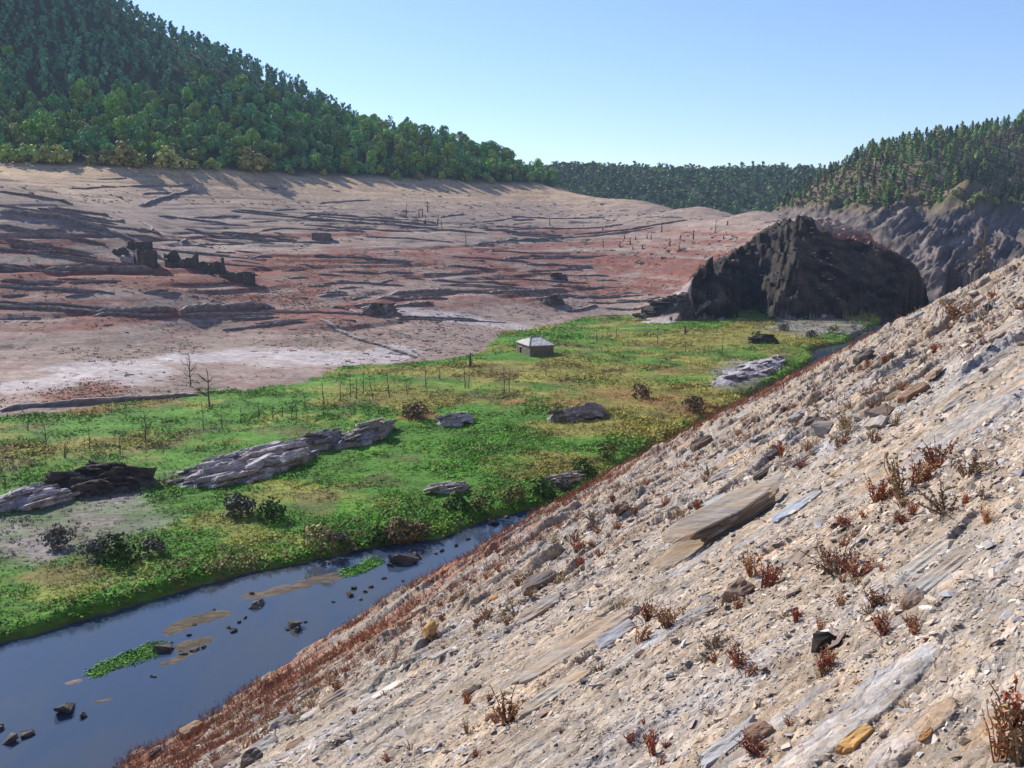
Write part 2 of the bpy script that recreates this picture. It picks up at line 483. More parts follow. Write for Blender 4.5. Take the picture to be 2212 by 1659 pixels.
_cache = {}
def valley_parts(x, y):
    u, s = us(x, y)
    plain = Z_M + 0.25 * fbm(x / 20, y / 20, 11, 3) + 0.12 * fbm(x / 4, y / 4, 12, 2) + 0.4 * np.exp(-((s - bank_s(u) - 4) / 5) ** 2) * (.4 + fbm(u / 9, s / 9, 15, 2))
    wob = 0.7 * fbm(u / 4, s / 4, 13, 3) + 0.25 * fbm(u / 1.2, s / 1.2, 14, 2)
    edge = s - bank_s(u) - wob * (bank_s(u) > 36)
    bed = Z_W - 0.7
    plain = bed + (plain - bed) * sstep(-0.9, 0.9, edge)
    zs = surf_S(x, y)
    d = poly_signed(CLIFF, x, y) if np.size(x) < 4e6 else 0
    rib = 3.6 * fbm(x / 9, y / 26, 91, 3) + 1.8 * fbm(x / 3, y / 6 + zs / 5, 92, 3) + .5 * fbm(x / 1.2, y / 2, 93, 2)
    lim = -23.5 + 2.1 * (d + rib + .5)
    for per, am, sd in ((3.4, .8, 97), (1.3, .6, 98)):                 # tilted beds: steep risers and narrow ledges
        q = (lim + .5 * x + 1.6 * fbm(x / 8, lim / 6, sd, 3)) / per; f = q - np.floor(q)
        lim = lim + per * am * (sstep(.1, .5, f) - f)
    zc = np.where(x < 20, zs, np.minimum(zs, lim + 90 * (1 - sstep(20, 36, x))))
    ck = sstep(-2, 1, d) * (1 - sstep(22, 34, d)) * sstep(-2, 4, x - .197 * y)
    zc = zc + ck * (2.4 * fbm(x / 7, (y + .8 * zc) / 7, 94, 4) - 2.2 * np.abs(fbm(x / 3.0 + zc / 5, (y + zc) / 3.2, 95, 4)) + .9 * np.abs(fbm(x / 1.1, (y + zc) / 1.2, 96, 2)) - 1.2)
    east = sstep(120, 150, x) * 0
    return plain, zc, d, u, s

def valley_h(x, y, full=False):
    x = np.asarray(x, float); y = np.asarray(y, float)
    plain, zc, d, u, s = valley_parts(x, y)
    zr = surf_R(x, y); zf = surf_F(x, y)
    z = np.maximum(np.maximum(plain, zc), np.maximum(zr, zf))
    if full:
        return z, plain, zc, zr, zf, d, u, s
    return z

def hit(px, py, fn=valley_h, t0=30.0, t1=1500.0):
    r = ray(px, py)
    lo, hi = t0, t1
    for n in (3000, 60):
        t = np.exp(np.linspace(math.log(lo), math.log(hi), n))
        P = r[None] * t[:, None]
        below = P[:, 2] <= fn(P[:, 0], P[:, 1])
        i = int(np.argmax(below)) if below.any() else n - 1
        lo, hi = t[max(0, i - 1)], t[i]
    p = r * t[i]
    p = np.array([p[0], p[1], float(fn(p[0:1], p[1:2])[0])])
    return p

def hitd(X, Y, **k):                      # survey-sheet coordinates
    return hit(X * DS, Y * DS, **k)

def near_hit(X, Y):
    return hit(X * DS, Y * DS, fn=near_h, t0=1.5, t1=300)

def ppm(p):                                # 1024-pixels per metre at p
    return FPX / max(1.0, p[1] * CP + -p[2] * SP)
# ------------------------------------------------------------------ patches of colour on the ground (survey-sheet centre, half sizes)
def patch(X, Y, rx, ry):
    c = hitd(X, Y); f = hitd(X, Y - ry); n = hitd(X, Y + ry)
    rad = c[:2] / np.linalg.norm(c[:2])
    return c[:2], rad, rx * DS / ppm(c), max(1.0, 0.5 * np.linalg.norm((f - n)[:2]))

def patch_mask(pt, x, y, w=0.0):
    c, rad, a, b = pt
    dx, dy = x - c[0], y - c[1]
    l = dx * rad[1] - dy * rad[0]; r = dx * rad[0] + dy * rad[1]
    return 1 - sstep(0.55, 1.0, np.sqrt((l / a) ** 2 + (r / b) ** 2) + w)

SAND = [patch(*a) for a in [(560, 778, 210, 22), (860, 762, 70, 18), (210, 800, 150, 32), (1000, 692, 190, 12), (1430, 665, 90, 12), (1420, 695, 50, 6), (90, 830, 120, 20), (730, 775, 170, 18), (1560, 672, 60, 6)]]
RED = [patch(*a) for a in [(170, 843, 100, 26), (1300, 566, 240, 24), (1180, 600, 420, 22), (760, 570, 230, 36), (200, 560, 170, 14), (1330, 625, 150, 22),
                           (500, 640, 330, 16), (980, 570, 170, 30), (1120, 640, 130, 18), (620, 650, 130, 30), (100, 620, 160, 30), (660, 610, 60, 40), (1480, 640, 60, 16)]]
OLIVE = [patch(*a) for a in [(1150, 800, 330, 26), (1400, 850, 260, 50), (1250, 930, 190, 26), (900, 870, 120, 24), (1150, 1010, 150, 40), (1500, 730, 220, 26),
                             (150, 960, 200, 14), (1650, 720, 130, 30), (820, 800, 160, 10), (700, 870, 60, 10)]]
BROWN = [patch(*a) for a in [(1330, 860, 210, 30), (1500, 880, 90, 26), (900, 900, 60, 16), (1130, 870, 130, 16), (170, 1130, 180, 40), (260, 880, 200, 12),
                             (1050, 1060, 110, 16), (1250, 1000, 120, 16), (1480, 800, 90, 12), (640, 1010, 60, 10), (1680, 760, 60, 14)]]
BARE = [patch(*a) for a in [(1760, 705, 130, 36), (120, 1140, 290, 85), (520, 1010, 170, 26), (1600, 800, 70, 30)]]
GREEN = [patch(*a) for a in [(600, 830, 330, 16), (1000, 1000, 180, 50), (300, 990, 330, 26), (1250, 760, 130, 12), (700, 1110, 180, 40), (1000, 770, 200, 12), (500, 940, 250, 14)]]

def pm(lst, x, y, seed):
    w = 0.5 * fbm(x / 9, y / 9, seed, 4)
    m = np.zeros(np.shape(x))
    for p in lst: m = np.maximum(m, patch_mask(p, x, y, w))
    return m

def slope_colour(x, y, z):
    n1 = fbm(x / 18, y / 18, 201, 4); n2 = fbm(x / 5, y / 5, 202, 4)
    band = fbm(z * 1.3 + .4 * n1, x / 120, 203, 4)          # old shore lines
    c = np.zeros(np.shape(x) + (3,)) + np.array([.29, .22, .185])
    c = mix(c, [.37, .265, .19], sstep(2, 10, z))                     # drier upwards
    c = mix(c, [.47, .32, .19], sstep(8, 17, z) * .8)
    fine = fbm(x / 14, z * 5.5 + y / 40, 204, 3)
    c = c * (1.06 + .22 * band + .12 * n2 + .10 * n1 + .30 * fine)[..., None]
    red = np.clip(pm(RED, x, y, 211) * (.55 + .9 * n2 + .5 * band), 0, 1)
    gen = sstep(-.12, .35, fbm(x / 30, z * .6, 212, 4) + .3 * n2 + .25 * np.exp(-((z + 11.5) / 3) ** 2)) * sstep(-20, -17, z) * (1 - sstep(-5, 0, z)) * .8
    c = mix(c, [.22, .066, .046], np.clip(np.maximum(red, gen), 0, .92))
    sand = np.clip(pm(SAND, x, y, 213) * (1 + .5 * n2), 0, 1)
    c = mix(c, [.50, .445, .44], sand * .85)
    spots = sstep(.25, .5, fbm(x / 1.7, y / 1.7, 215, 3)) * (1 - sstep(-16, -12, z))
    c = mix(c, [.27, .14, .13], spots * .6 * (1 - .6 * sand))
    stones = sstep(.12, .42, fbm(x / 3.4, z * 2.2 + y / 12, 217, 4)) * sstep(-18, -13, z)
    c = mix(c, [.14, .11, .105], stones * .38 * (1 - .7 * sstep(6, 13, z)))
    return c

def meadow_colour(x, y):
    n1 = fbm(x / 12, y / 12, 221, 4); n2 = fbm(x / 3, y / 3, 222, 3)
    c = np.zeros(np.shape(x) + (3,)) + np.array([.095, .24, .026])
    ol = np.clip(pm(OLIVE, x, y, 223) * .9 + sstep(0, .45, n1 + .5 * n2) * .75 + .45 * sstep(0, 22, x) * (.5 + .8 * n1 + .4 * n2) - .6 * pm(GREEN, x, y, 228), 0, 1)
    c = mix(c, [.30, .265, .065], ol * .9)
    br = np.clip(pm(BROWN, x, y, 224) * (.5 + 1.2 * n2), 0, 1)
    c = mix(c, [.30, .15, .06], br * .8)
    ba = np.clip(pm(BARE, x, y, 225) * (.75 + .6 * n2), 0, 1)
    c = mix(c, [.26, .225, .22], ba * 1.0)
    mud = sstep(.25, .5, fbm(x / 5, y / 5, 226, 4) + .25 * n1)
    c = mix(c, [.17, .115, .06], mud * .55)
    return c * (1 + .4 * n2)[..., None], ol, br, ba

def valley_colour(x, y, z, plain, zc, zr, zf, d, u, s):
    c = slope_colour(x, y, z)
    on_plain = plain >= np.maximum(zc, zr)
    mc, *_ = meadow_colour(x, y)
    mc = mc * .8
    edge = fbm(x / 4, y / 4, 231, 3)
    g = on_plain | (zc - plain < .35 * edge - .1)
    sand = pm(SAND, x, y, 213)
    gm = np.where(g, 1.0, 0.0) * (1 - .95 * np.clip(sand * 1.2, 0, 1))
    c = c * (1 - gm[..., None]) + mc * gm[..., None]
    bedm = sstep(-22.3, -22.75, 0 * z + z) if False else 1 - sstep(-22.75, -22.3, z)
    c = mix(c, [.11, .085, .05], bedm)
    # woods: leaf litter and low scrub
    wood = sstep(17.5, 20.5, z + 1.2 * fbm(x / 14, y / 14, 233, 2)) * (zc >= zr)
    c = mix(c, [.05, .055, .028], wood)
    # cliff front: its shade put into a near-black rock colour
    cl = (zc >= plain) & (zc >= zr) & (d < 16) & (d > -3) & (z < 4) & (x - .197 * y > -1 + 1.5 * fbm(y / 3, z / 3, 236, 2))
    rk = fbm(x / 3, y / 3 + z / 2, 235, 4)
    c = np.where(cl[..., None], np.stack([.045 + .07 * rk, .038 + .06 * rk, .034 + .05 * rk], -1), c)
    # right bank: rock below, scrub above
    rr = (zr >= np.maximum(zc, plain)) & (zr >= zf)
    lx = x * .8 - y * .3
    rkn = fbm((lx + z) / 9, (lx - z * 1.2) / 2.5, 237, 4)
    rc = np.stack([.13 + .13 * rkn, .108 + .105 * rkn, .10 + .095 * rkn], -1)
    hn = fbm(x / 9, y / 9, 239, 3)
    rc = mix(rc, [.17, .125, .08], sstep(3, 9, z + 4 * hn))
    rc = mix(rc, [.085, .10, .04], sstep(5, 11, z + 5 * hn) * sstep(-.1, .3, hn))
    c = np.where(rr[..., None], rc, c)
    c = np.where((zf >= np.maximum(np.maximum(zr, zc), plain))[..., None], np.array([.05, .075, .03]), c)
    return np.clip(c, .01, .9)

def near_colour(x, y, z):
    u, s = bed_us(x, y); r = np.hypot(x, y); sd_ = us(x, y)[1]
    n1 = fbm(u / 3.5, s / 1.4, 301, 4); n2 = fbm(u / .9, s / .35, 302, 4); n3 = fbm(x * 6, y * 6, 303, 3)
    c = np.zeros(np.shape(x) + (3,)) + np.array([.35, .295, .245])
    c = c * (1 + .13 * n1 + .14 * n2 + .16 * n3)[..., None]
    c = mix(c, [.47, .37, .28], sstep(.2, .55, fbm(u / 2.0, s / .8, 305, 3)) * .7)
    c = mix(c, [.33, .315, .32], sstep(.15, .5, fbm(u / 4.0, s / 1.1, 307, 3)) * .7)
    sm = slab_mask(x, y)
    sc = np.zeros(np.shape(x) + (3,)) + np.array([.33, .305, .29])
    so = sstep(-.05, .35, fbm(u / .8, s / .22, 309, 4))
    sc = mix(sc, [.42, .295, .19], so * .8)
    sc = mix(sc, [.37, .37, .40], sstep(.1, .45, fbm(u / 1.2, s / .5, 311, 3)) * .7)
    sc = sc * (1 + .12 * n3)[..., None]
    c = c * (1 - sm[..., None]) + sc * sm[..., None]
    toe = sstep(15, 27, sd_ + 5 * n1) * sstep(-.4, .25, n1 + .6 * n2)
    c = mix(c, [.33, .12, .06], toe * .8)
    wet = 1 - sstep(Z_W + .05, Z_W + .5, z)
    c = mix(c, [.20, .16, .12], wet * .8)
    return np.clip(c, .02, .85)

# ------------------------------------------------------------------ ground sheets
def polar(angs, rads, fn):
    A, Rr = np.meshgrid(angs, rads)
    x = Rr * np.sin(A); y = Rr * np.cos(A)
    return x, y

def build_valley():
    a = np.concatenate([np.linspace(-1.15, -.60, 70)[:-1], np.linspace(-.60, .60, 1150), np.linspace(.60, 1.15, 60)[1:]])
    r = np.concatenate([np.linspace(20, 50, 24)[:-1], np.exp(np.linspace(math.log(50), math.log(140), 190))[:-1], np.linspace(140, 204, 130)[:-1], np.linspace(204, 262, 300)[:-1], np.linspace(262, 345, 165)[:-1],
                        np.exp(np.linspace(math.log(345), math.log(700), 150))[:-1], np.exp(np.linspace(math.log(700), math.log(1250), 50))])
    x, y = polar(a, r, None)
    shp = x.shape
    Z = np.zeros(shp); C = np.zeros(shp + (3,))
    for i in range(0, shp[0], 60):
        sl = slice(i, i + 60)
        z, plain, zc, zr, zf, d, u, s = valley_h(x[sl], y[sl], True)
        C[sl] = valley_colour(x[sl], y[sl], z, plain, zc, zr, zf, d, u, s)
        # tuck the sheet under the near hillside
        nb = near_base(x[sl], y[sl])
        z = np.where((s < 30) & (u < 330), np.minimum(z, nb - 1.5 - .0 * z), z)
        Z[sl] = z
    V = np.stack([x, y, Z], -1).reshape(-1, 3)
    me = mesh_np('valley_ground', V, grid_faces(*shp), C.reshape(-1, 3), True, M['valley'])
    return tag(link('ground', me), kind='structure')

def build_near():
    a = np.concatenate([np.linspace(-2.6, -.62, 90)[:-1], np.linspace(-.62, .60, 1080), np.linspace(.60, 2.0, 110)[1:]])
    r = np.concatenate([[.05, .4, .8, 1.1], np.exp(np.linspace(math.log(1.4), math.log(60), 900))[:-1], np.exp(np.linspace(math.log(60), math.log(360), 170))])
    x, y = polar(a, r, None)
    shp = x.shape
    Z = np.zeros(shp); C = np.zeros(shp + (3,))
    for i in range(0, shp[0], 100):
        sl = slice(i, i + 100)
        Z[sl] = near_h(x[sl], y[sl])
        C[sl] = near_colour(x[sl], y[sl], Z[sl])
    u, s = us(x, y)
    Z = np.maximum(Z, -26.5 - .02 * np.maximum(0, s - 40))
    f = grid_faces(*shp)
    keep = (s.ravel()[f].min(1) < 43)          # the sheet dives under the river bed and stops
    V = np.stack([x, y, Z], -1).reshape(-1, 3)
    f = f[keep]
    used = np.unique(f); rm = np.full(len(V), -1); rm[used] = np.arange(len(used))
    me = mesh_np('hillside', V[used], rm[f], C.reshape(-1, 3)[used], True, M['hillside'])
    return tag(link('hillside', me), kind='structure')

ground = build_valley()
hillside = build_near()

def water_mat():
    m, nt, b = new_mat('river_water')
    b.inputs['Base Color'].default_value = (.050, .078, .12, 1)
    b.inputs['Roughness'].default_value = .07; b.inputs['IOR'].default_value = 1.33
    b.inputs['Specular IOR Level'].default_value = .8
    geo = nt.nodes.new('ShaderNodeNewGeometry')
    n = noise_node(nt, 1.4, 3, .5, geo.outputs['Position'], ((1, .35, 1), (0, 0, -R_(30))))
    n2 = noise_node(nt, .08, 3, .5, geo.outputs['Position'])
    bp = nt.nodes.new('ShaderNodeBump'); bp.inputs['Strength'].default_value = .22; bp.inputs['Distance'].default_value = .05
    nt.links.new(n.outputs['Fac'], bp.inputs['Height']); nt.links.new(bp.outputs['Normal'], b.inputs['Normal'])
    nt.links.new(mrange(nt, n2.outputs['Fac'], .3, .7, .04, .16), b.inputs['Roughness'])
    n3 = noise_node(nt, .16, 5, .6, geo.outputs['Position'], ((1, .4, 1), (0, 0, -R_(30))))
    rp = nt.nodes.new('ShaderNodeValToRGB'); rp.color_ramp.elements[0].position = .42; rp.color_ramp.elements[1].position = .72
    rp.color_ramp.elements[0].color = (.040, .062, .105, 1); rp.color_ramp.elements[1].color = (.075, .074, .066, 1)
    nt.links.new(n3.outputs['Fac'], rp.inputs[0]); nt.links.new(rp.outputs[0], b.inputs['Base Color'])
    return m
M['water'] = water_mat()
uu = np.linspace(-80, 360, 90); ss = np.linspace(26, 60, 12)
U_, S_ = np.meshgrid(uu, ss)
V = np.stack([U_ * DU[0] + S_ * DSV[0], U_ * DU[1] + S_ * DSV[1], 0 * U_ + Z_W], -1).reshape(-1, 3)
tag(link('river_water', mesh_np('river_water', V, grid_faces(*U_.shape), None, True, M['water'])), kind='structure')
# ------------------------------------------------------------------ vegetation
def cards(rng, centres, normals, size, jit=.35, aspect=.8, cols=None):
    """leaf-clump cards facing roughly along normals"""
    n = len(centres)
    N = normals + rng.normal(0, jit, (n, 3)); N /= np.linalg.norm(N, axis=1)[:, None]
    ref = rng.normal(0, 1, (n, 3))
    A = np.cross(N, ref); A /= np.linalg.norm(A, axis=1)[:, None] + 1e-9
    B = np.cross(N, A)
    s = size * rng.uniform(.6, 1.3, n)
    a = (s * .5)[:, None] * A; b = (s * .5 * aspect)[:, None] * B
    V = np.stack([centres - a - b * .6, centres + a * .7 - b, centres + a + b * .7, centres - a * .6 + b], 1).reshape(-1, 3)
    Q = np.arange(n * 4).reshape(-1, 4)
    return V, Q

def broadleaf_crown(seed, H=8.0, Rr=3.2, lobes=12, per=58, size=.62, base=(.06, .105, .03), low=.22):
    rng = np.random.default_rng(seed)
    a = Acc()
    for i in range(lobes):
        t = (i + .5) / lobes
        ang = i * 2.4 + rng.uniform(-.4, .4)
        z = H * (low + (1 - low) * .78 * t) + rng.uniform(-.4, .4)
        rad = Rr * .72 * math.sqrt(max(.02, 1 - (1.25 * t - .25) ** 2)) * rng.uniform(.6, 1.05)
        c = np.array([rad * math.cos(ang), rad * math.sin(ang), z])
        lr = Rr * rng.uniform(.34, .52)
        n = int(per * (lr / (Rr * .43)) ** 2)
        d = rng.normal(0, 1, (n, 3)); d[:, 2] += .25; d /= np.linalg.norm(d, axis=1)[:, None]
        P = c + d * lr * rng.uniform(.75, 1.12, (n, 1)) * np.array([1, 1, .85])
        V, Q = cards(rng, P, d, size)
        lum = rng.uniform(.8, 1.25) * np.repeat(rng.uniform(.75, 1.3, n), 4)
        C = np.array(base)[None] * lum[:, None] * np.array([rng.uniform(.9, 1.15), 1, 1])
        a.add(V, Q, None, C)
    return a

def pine_crown(seed, H=8.0, Rr=1.7, per=150, size=.7, base=(.04, .075, .03), low=.12):
    rng = np.random.default_rng(seed)
    a = Acc()
    t = rng.uniform(0, 1, per) ** .85
    ang = rng.uniform(0, 2 * math.pi, per)
    whorl = .72 + .28 * np.sin(t * 38 + ang)
    rad = Rr * np.minimum(1, (1 - t) * 1.7) ** .75 * whorl * np.minimum(1, .45 + t * 2.5) * rng.uniform(.55, 1.1, per) + .08
    P = np.stack([rad * np.cos(ang), rad * np.sin(ang), H * (low + (1 - low) * t)], -1)
    N = np.stack([np.cos(ang), np.sin(ang), np.full(per, .75)], -1)
    V, Q = cards(rng, P, N, size, .4, .6)
    V = V + 0; C = np.array(base)[None] * np.repeat(rng.uniform(.65, 1.35, per), 4)[:, None]
    a.add(V, Q, None, C)
    return a

def tall_crown(seed, H=11.0, base=(.085, .22, .11), per=30, lobes=8, Rr=1.9, size=.85):
    """loose upright crown with bare gaps between its tufts"""
    rng = np.random.default_rng(seed)
    a = Acc()
    for i in range(lobes):
        t = (i + .6) / lobes
        c = np.array([rng.normal(0, .35) * Rr, rng.normal(0, .35) * Rr, H * (.32 + .64 * t)])
        lr = Rr * rng.uniform(.4, .75) * (1.15 - .5 * t)
        d = rng.normal(0, 1, (per, 3)); d /= np.linalg.norm(d, axis=1)[:, None]
        V, Q = cards(rng, c + d * lr * rng.uniform(.7, 1.1, (per, 1)), d, size)
        a.add(V, Q, None, np.array(base)[None] * np.repeat(rng.uniform(.7, 1.3, per), 4)[:, None] * rng.uniform(.8, 1.2))
    return a

def trunk_acc(H, r, seed, limbs=4):
    rng = np.random.default_rng(seed)
    a = Acc()
    z = np.linspace(-.6, H * .75, 6)
    tube(a, np.stack([rng.normal(0, .06, 6) * z, rng.normal(0, .06, 6) * z, z], -1), np.linspace(r, r * .3, 6), 5, (.10, .08, .065))
    for i in range(limbs):
        an = i * 2.4 + rng.uniform(-.5, .5); z0 = H * rng.uniform(.25, .5); L = H * .3
        tube(a, [[0, 0, z0], [L * .5 * math.cos(an), L * .5 * math.sin(an), z0 + L * .5], [L * .8 * math.cos(an), L * .8 * math.sin(an), z0 + L]], [r * .45, r * .3, r * .12], 4, (.10, .08, .065))
    return a

BL_BASE = [(.13, .29, .07), (.22, .36, .07), (.08, .22, .08), (.24, .30, .08), (.11, .27, .09), (.15, .26, .09)]
BL = [(broadleaf_crown(100 + i, base=BL_BASE[i], Rr=[3.3, 3.0, 3.7, 3.0, 2.7, 3.4][i], H=[8, 8.6, 7.6, 7.4, 9.2, 8.2][i]), trunk_acc(7.5, .22, 140 + i)) for i in range(6)]
BLM = [(c.mesh('crown', M['leaf']), t.mesh('trunk', M['bark'])) for c, t in BL]
TC = [(tall_crown(160 + i), trunk_acc(10.5, .2, 170 + i)) for i in range(3)]
TCM = [(c.mesh('crown', M['leaf']), t.mesh('trunk', M['bark'])) for c, t in TC]
PN = [(pine_crown(180 + i, base=[(.11, .22, .06), (.14, .25, .06), (.035, .065, .034), (.19, .25, .06)][i], Rr=[2.2, 2.6, 2.0, 2.9][i], per=190, size=.95), trunk_acc(8, .16, 190 + i, 0)) for i in range(4)]
PNM = [(c.mesh('crown', M['leaf']), t.mesh('trunk', M['bark'])) for c, t in PN]
BU = [broadleaf_crown(200 + i, H=3.2, Rr=2.2, lobes=8, per=34, size=.6, base=b, low=.1) for i, b in enumerate([(.34, .34, .11), (.26, .33, .08), (.19, .25, .07)])]
BUM = [(b.mesh('crown', M['leaf']), trunk_acc(2.4, .12, 210 + i, 3).mesh('trunk', M['bark'])) for i, b in enumerate(BU)]
# thinner versions for the wooded masses
LOW_BL = [broadleaf_crown(220 + i, base=BL_BASE[i], Rr=3.4, H=8.2, lobes=9, per=44, size=.72).arrays() for i in range(6)]
LOW_TC = [tall_crown(230 + i, per=30, lobes=8, size=.7).arrays() for i in range(3)]
LOW_PN = [pine_crown(240 + i, per=60, size=1.1).arrays() for i in range(3)]

def plant_tree(name, meshes, p, sc, rz, label, cat, group=None, sz=None):
    o = empty(name, p, rz)
    o.scale = (sc, sc, sc * (sz or 1))
    tag(o, label, cat, group)
    link('crown', meshes[0], o); link('trunk', meshes[1], o)
    return o

def jitter_grid(x0, x1, y0, y1, step, seed):
    rng = np.random.default_rng(seed)
    gx, gy = np.meshgrid(np.arange(x0, x1, step), np.arange(y0, y1, step))
    gx = gx.ravel() + rng.uniform(-.45, .45, gx.size) * step
    gy = gy.ravel() + rng.uniform(-.45, .45, gy.size) * step
    return gx, gy, rng

def proj(P):
    P = np.asarray(P, float)
    zc = P[..., 1] * CP - P[..., 2] * SP
    yc = P[..., 1] * SP + P[..., 2] * CP
    return 512 + FPX * P[..., 0] / zc, 384 - FPX * yc / zc, zc

def visible(P, fn=valley_h, n=60):
    """is the point above the ground all along the line from the camera"""
    P = np.asarray(P, float)
    t = np.linspace(.25, .985, n)
    ok = np.ones(len(P), bool)
    for k in t:
        Q = P * k
        ok &= fn(Q[:, 0], Q[:, 1]) < Q[:, 2] + .3
    return ok

# ---- left wooded hill
x, y, rng = jitter_grid(-360, 75, 285, 690, 5.2, 3)
z, plain, zc, zr, zf, d, u, s = valley_h(x, y, True)
keep = (zc >= np.maximum(zr, zf)) & (z > 19.6 + 1.0 * fbm(x / 12, y / 12, 401, 2)) & (y < 680)
x, y, z = x[keep], y[keep], z[keep]
P = np.stack([x, y, z], -1)
px, py, dz = proj(P + [0, 0, 5])
vis = visible(P + [0, 0, 8.5]) & (px > -60) & (px < 1080) & (py > -60)
P = P[vis]; px = px[vis]; py = py[vis]; dz = dz[vis]
n = len(P)
hmix = fbm(P[:, 0] / 30, P[:, 1] / 30, 403, 3)
kind = np.where(P[:, 2] + 22 * hmix + rng.uniform(-14, 14, n) > 56, 1, 0)         # 1: loose tall trees high up
sc = .52 + .62 * rng.uniform(0, 1, n) ** 1.8 * np.where(kind == 1, .8, 1.0)
lowrow = P[:, 2] < 24
sc = np.where(lowrow, sc * .85, sc)
inframe = (px > 0) & (px < 1024) & (py > 2)
app = np.where(inframe, 8.5 * sc / dz - .00003 * (P[:, 2] - 19), -1)
order = np.argsort(-app)
single = np.zeros(n, bool)
b = [i for i in order if kind[i] == 0][:285]; single[b] = True
# tall trees standing on the skyline and just below it
ky, = np.where((kind == 1) & inframe)
up = valley_h(P[ky, 0] * 1.06, P[ky, 1] * 1.06)
rise = proj(np.stack([P[ky, 0] * 1.06, P[ky, 1] * 1.06, up], -1))[1] - proj(P[ky])[1]
sel = ky[np.argsort(-rise)][:150]; single[sel] = True
GB = 'broadleaf trees on the wooded slope above the bare bank'
GT = 'tall trees along the top of the wooded hill'
BL_LAB = ['dark green broadleaf tree in the dense wood on the left hill', 'bright yellowish green broadleaf tree in the wood on the left hill',
          'very dark broad tree in the wood on the left hill', 'olive brown broadleaf tree in the wood on the left hill',
          'upright mid green broadleaf tree in the wood on the left hill', 'dull green rounded tree in the wood on the left hill']
for i in np.where(single)[0]:
    if kind[i] == 0:
        v = int(rng.integers(0, 6)) if rng.uniform() > .3 else int(rng.choice([1, 4]))
        plant_tree('broadleaf_tree', BLM[v], P[i], sc[i], rng.uniform(0, 6.28), BL_LAB[v], 'tree', GB, rng.uniform(.8, 1.3))
    else:
        v = int(rng.integers(0, 3))
        plant_tree('tall_tree', TCM[v], P[i], sc[i] * rng.uniform(.75, 1.1), rng.uniform(0, 6.28), 'tall slim dark tree near the skyline of the wooded left hill', 'tree', GT)
rest = np.where(~single)[0]
acc = []
for k, tmpls in ((0, LOW_BL), (1, LOW_TC)):
    for v in range(len(tmpls)):
        ii = rest[(kind[rest] == k) & (rest % len(tmpls) == v)]
        if not len(ii): continue
        tint = rng.uniform(.65, 1.3, (len(ii), 1)) * np.stack([rng.uniform(.85, 1.25, len(ii)), np.ones(len(ii)), rng.uniform(.85, 1.1, len(ii))], -1)
        acc.append(scatter(tmpls[v], P[ii] - [0, 0, .5], sc[ii], rng.uniform(0, 6.28, len(ii)), tint))
tag(link('forest', merge(acc).mesh('forest', M['leaf'])), kind='stuff')

# ---- shrubs and young trees along the edge of the wood (survey sheet x, size)
def edge_pt(X, dz=0.0):
    ys = np.arange(300, 440, 2.0)
    for Y in ys[::-1]:
        p = hitd(X, Y)
        if p[2] > 19.3 + dz: return p
    return hitd(X, 350)
SHR = [(20, 1.25, 1, 'large yellow green shrub at the far left end of the wood edge'), (62, 1.3, 1, 'round yellow green shrub beside the wood, second along its edge'),
       (100, 1.05, 0, 'straw coloured shrub between two greener ones at the wood edge'), (132, 1.2, 0, 'round straw coloured shrub before a dark gap in the wood'),
       (196, .6, 0, 'small straw shrub alone below the dark wood'), (232, 1.05, 0, 'pale shrub joined to the largest straw coloured clump'),
       (268, 1.75, 0, 'largest straw coloured shrub at the edge of the wood'), (300, 1.15, 1, 'greener shrub at the right of the largest straw clump'),
       (362, 1.6, 0, 'broad pale yellow shrub in front of dark trees'), (408, .7, 0, 'small pale shrub with a stony mound below it'),
       (420, .6, 1, 'little green shrub above the stony mound'), (456, .9, 1, 'leaning yellow shrub between two broad pale ones'),
       (540, 1.85, 0, 'wide straw coloured shrub standing alone before deep shade'), (575, 1.0, 2, 'dull green shrub at the side of the wide straw one'),
       (628, .5, 0, 'tiny straw shrub in the deepest shade of the wood'), (700, .5, 0, 'low tan shrub under the shaded wood edge'),
       (852, .75, 1, 'low round shrub where the bare spur begins'), (905, .75, 0, 'tan round shrub at the foot of the small pale trees'),
       (1008, .8, 1, 'round yellow green shrub among small pale trees'), (1060, .6, 0, 'small brown shrub right of the small pale trees')]
for X, sc_, v, lab in SHR:
    p = edge_pt(X, -.6)
    plant_tree('shrub', BUM[v], p, sc_ * 1.6, X, lab, 'shrub', 'pale shrubs along the edge of the wood', .85)
YM = [pine_crown(260 + i, H=6, Rr=1.25, base=[(.10, .135, .05), (.085, .13, .05)][i], per=130, size=.6).mesh('crown', M['leaf']) for i in range(2)]
YT = trunk_acc(5, .1, 262, 0).mesh('trunk', M['bark'])
for k, X in enumerate([682, 697, 828, 842, 872, 884, 898, 944, 968, 982, 995, 1030, 1075, 1090, 1104, 1122, 1140, 1152, 1168, 1185, 1200]):
    p = edge_pt(X, .2 + (k % 3) * .5)
    plant_tree('young_conifer', (YM[k % 2], YT), p, [.8, 1.1, .95, 1.25][k % 4], k, 'small pale green conical tree at the edge of the shaded wood', 'tree', 'small pale conifers along the wood edge')

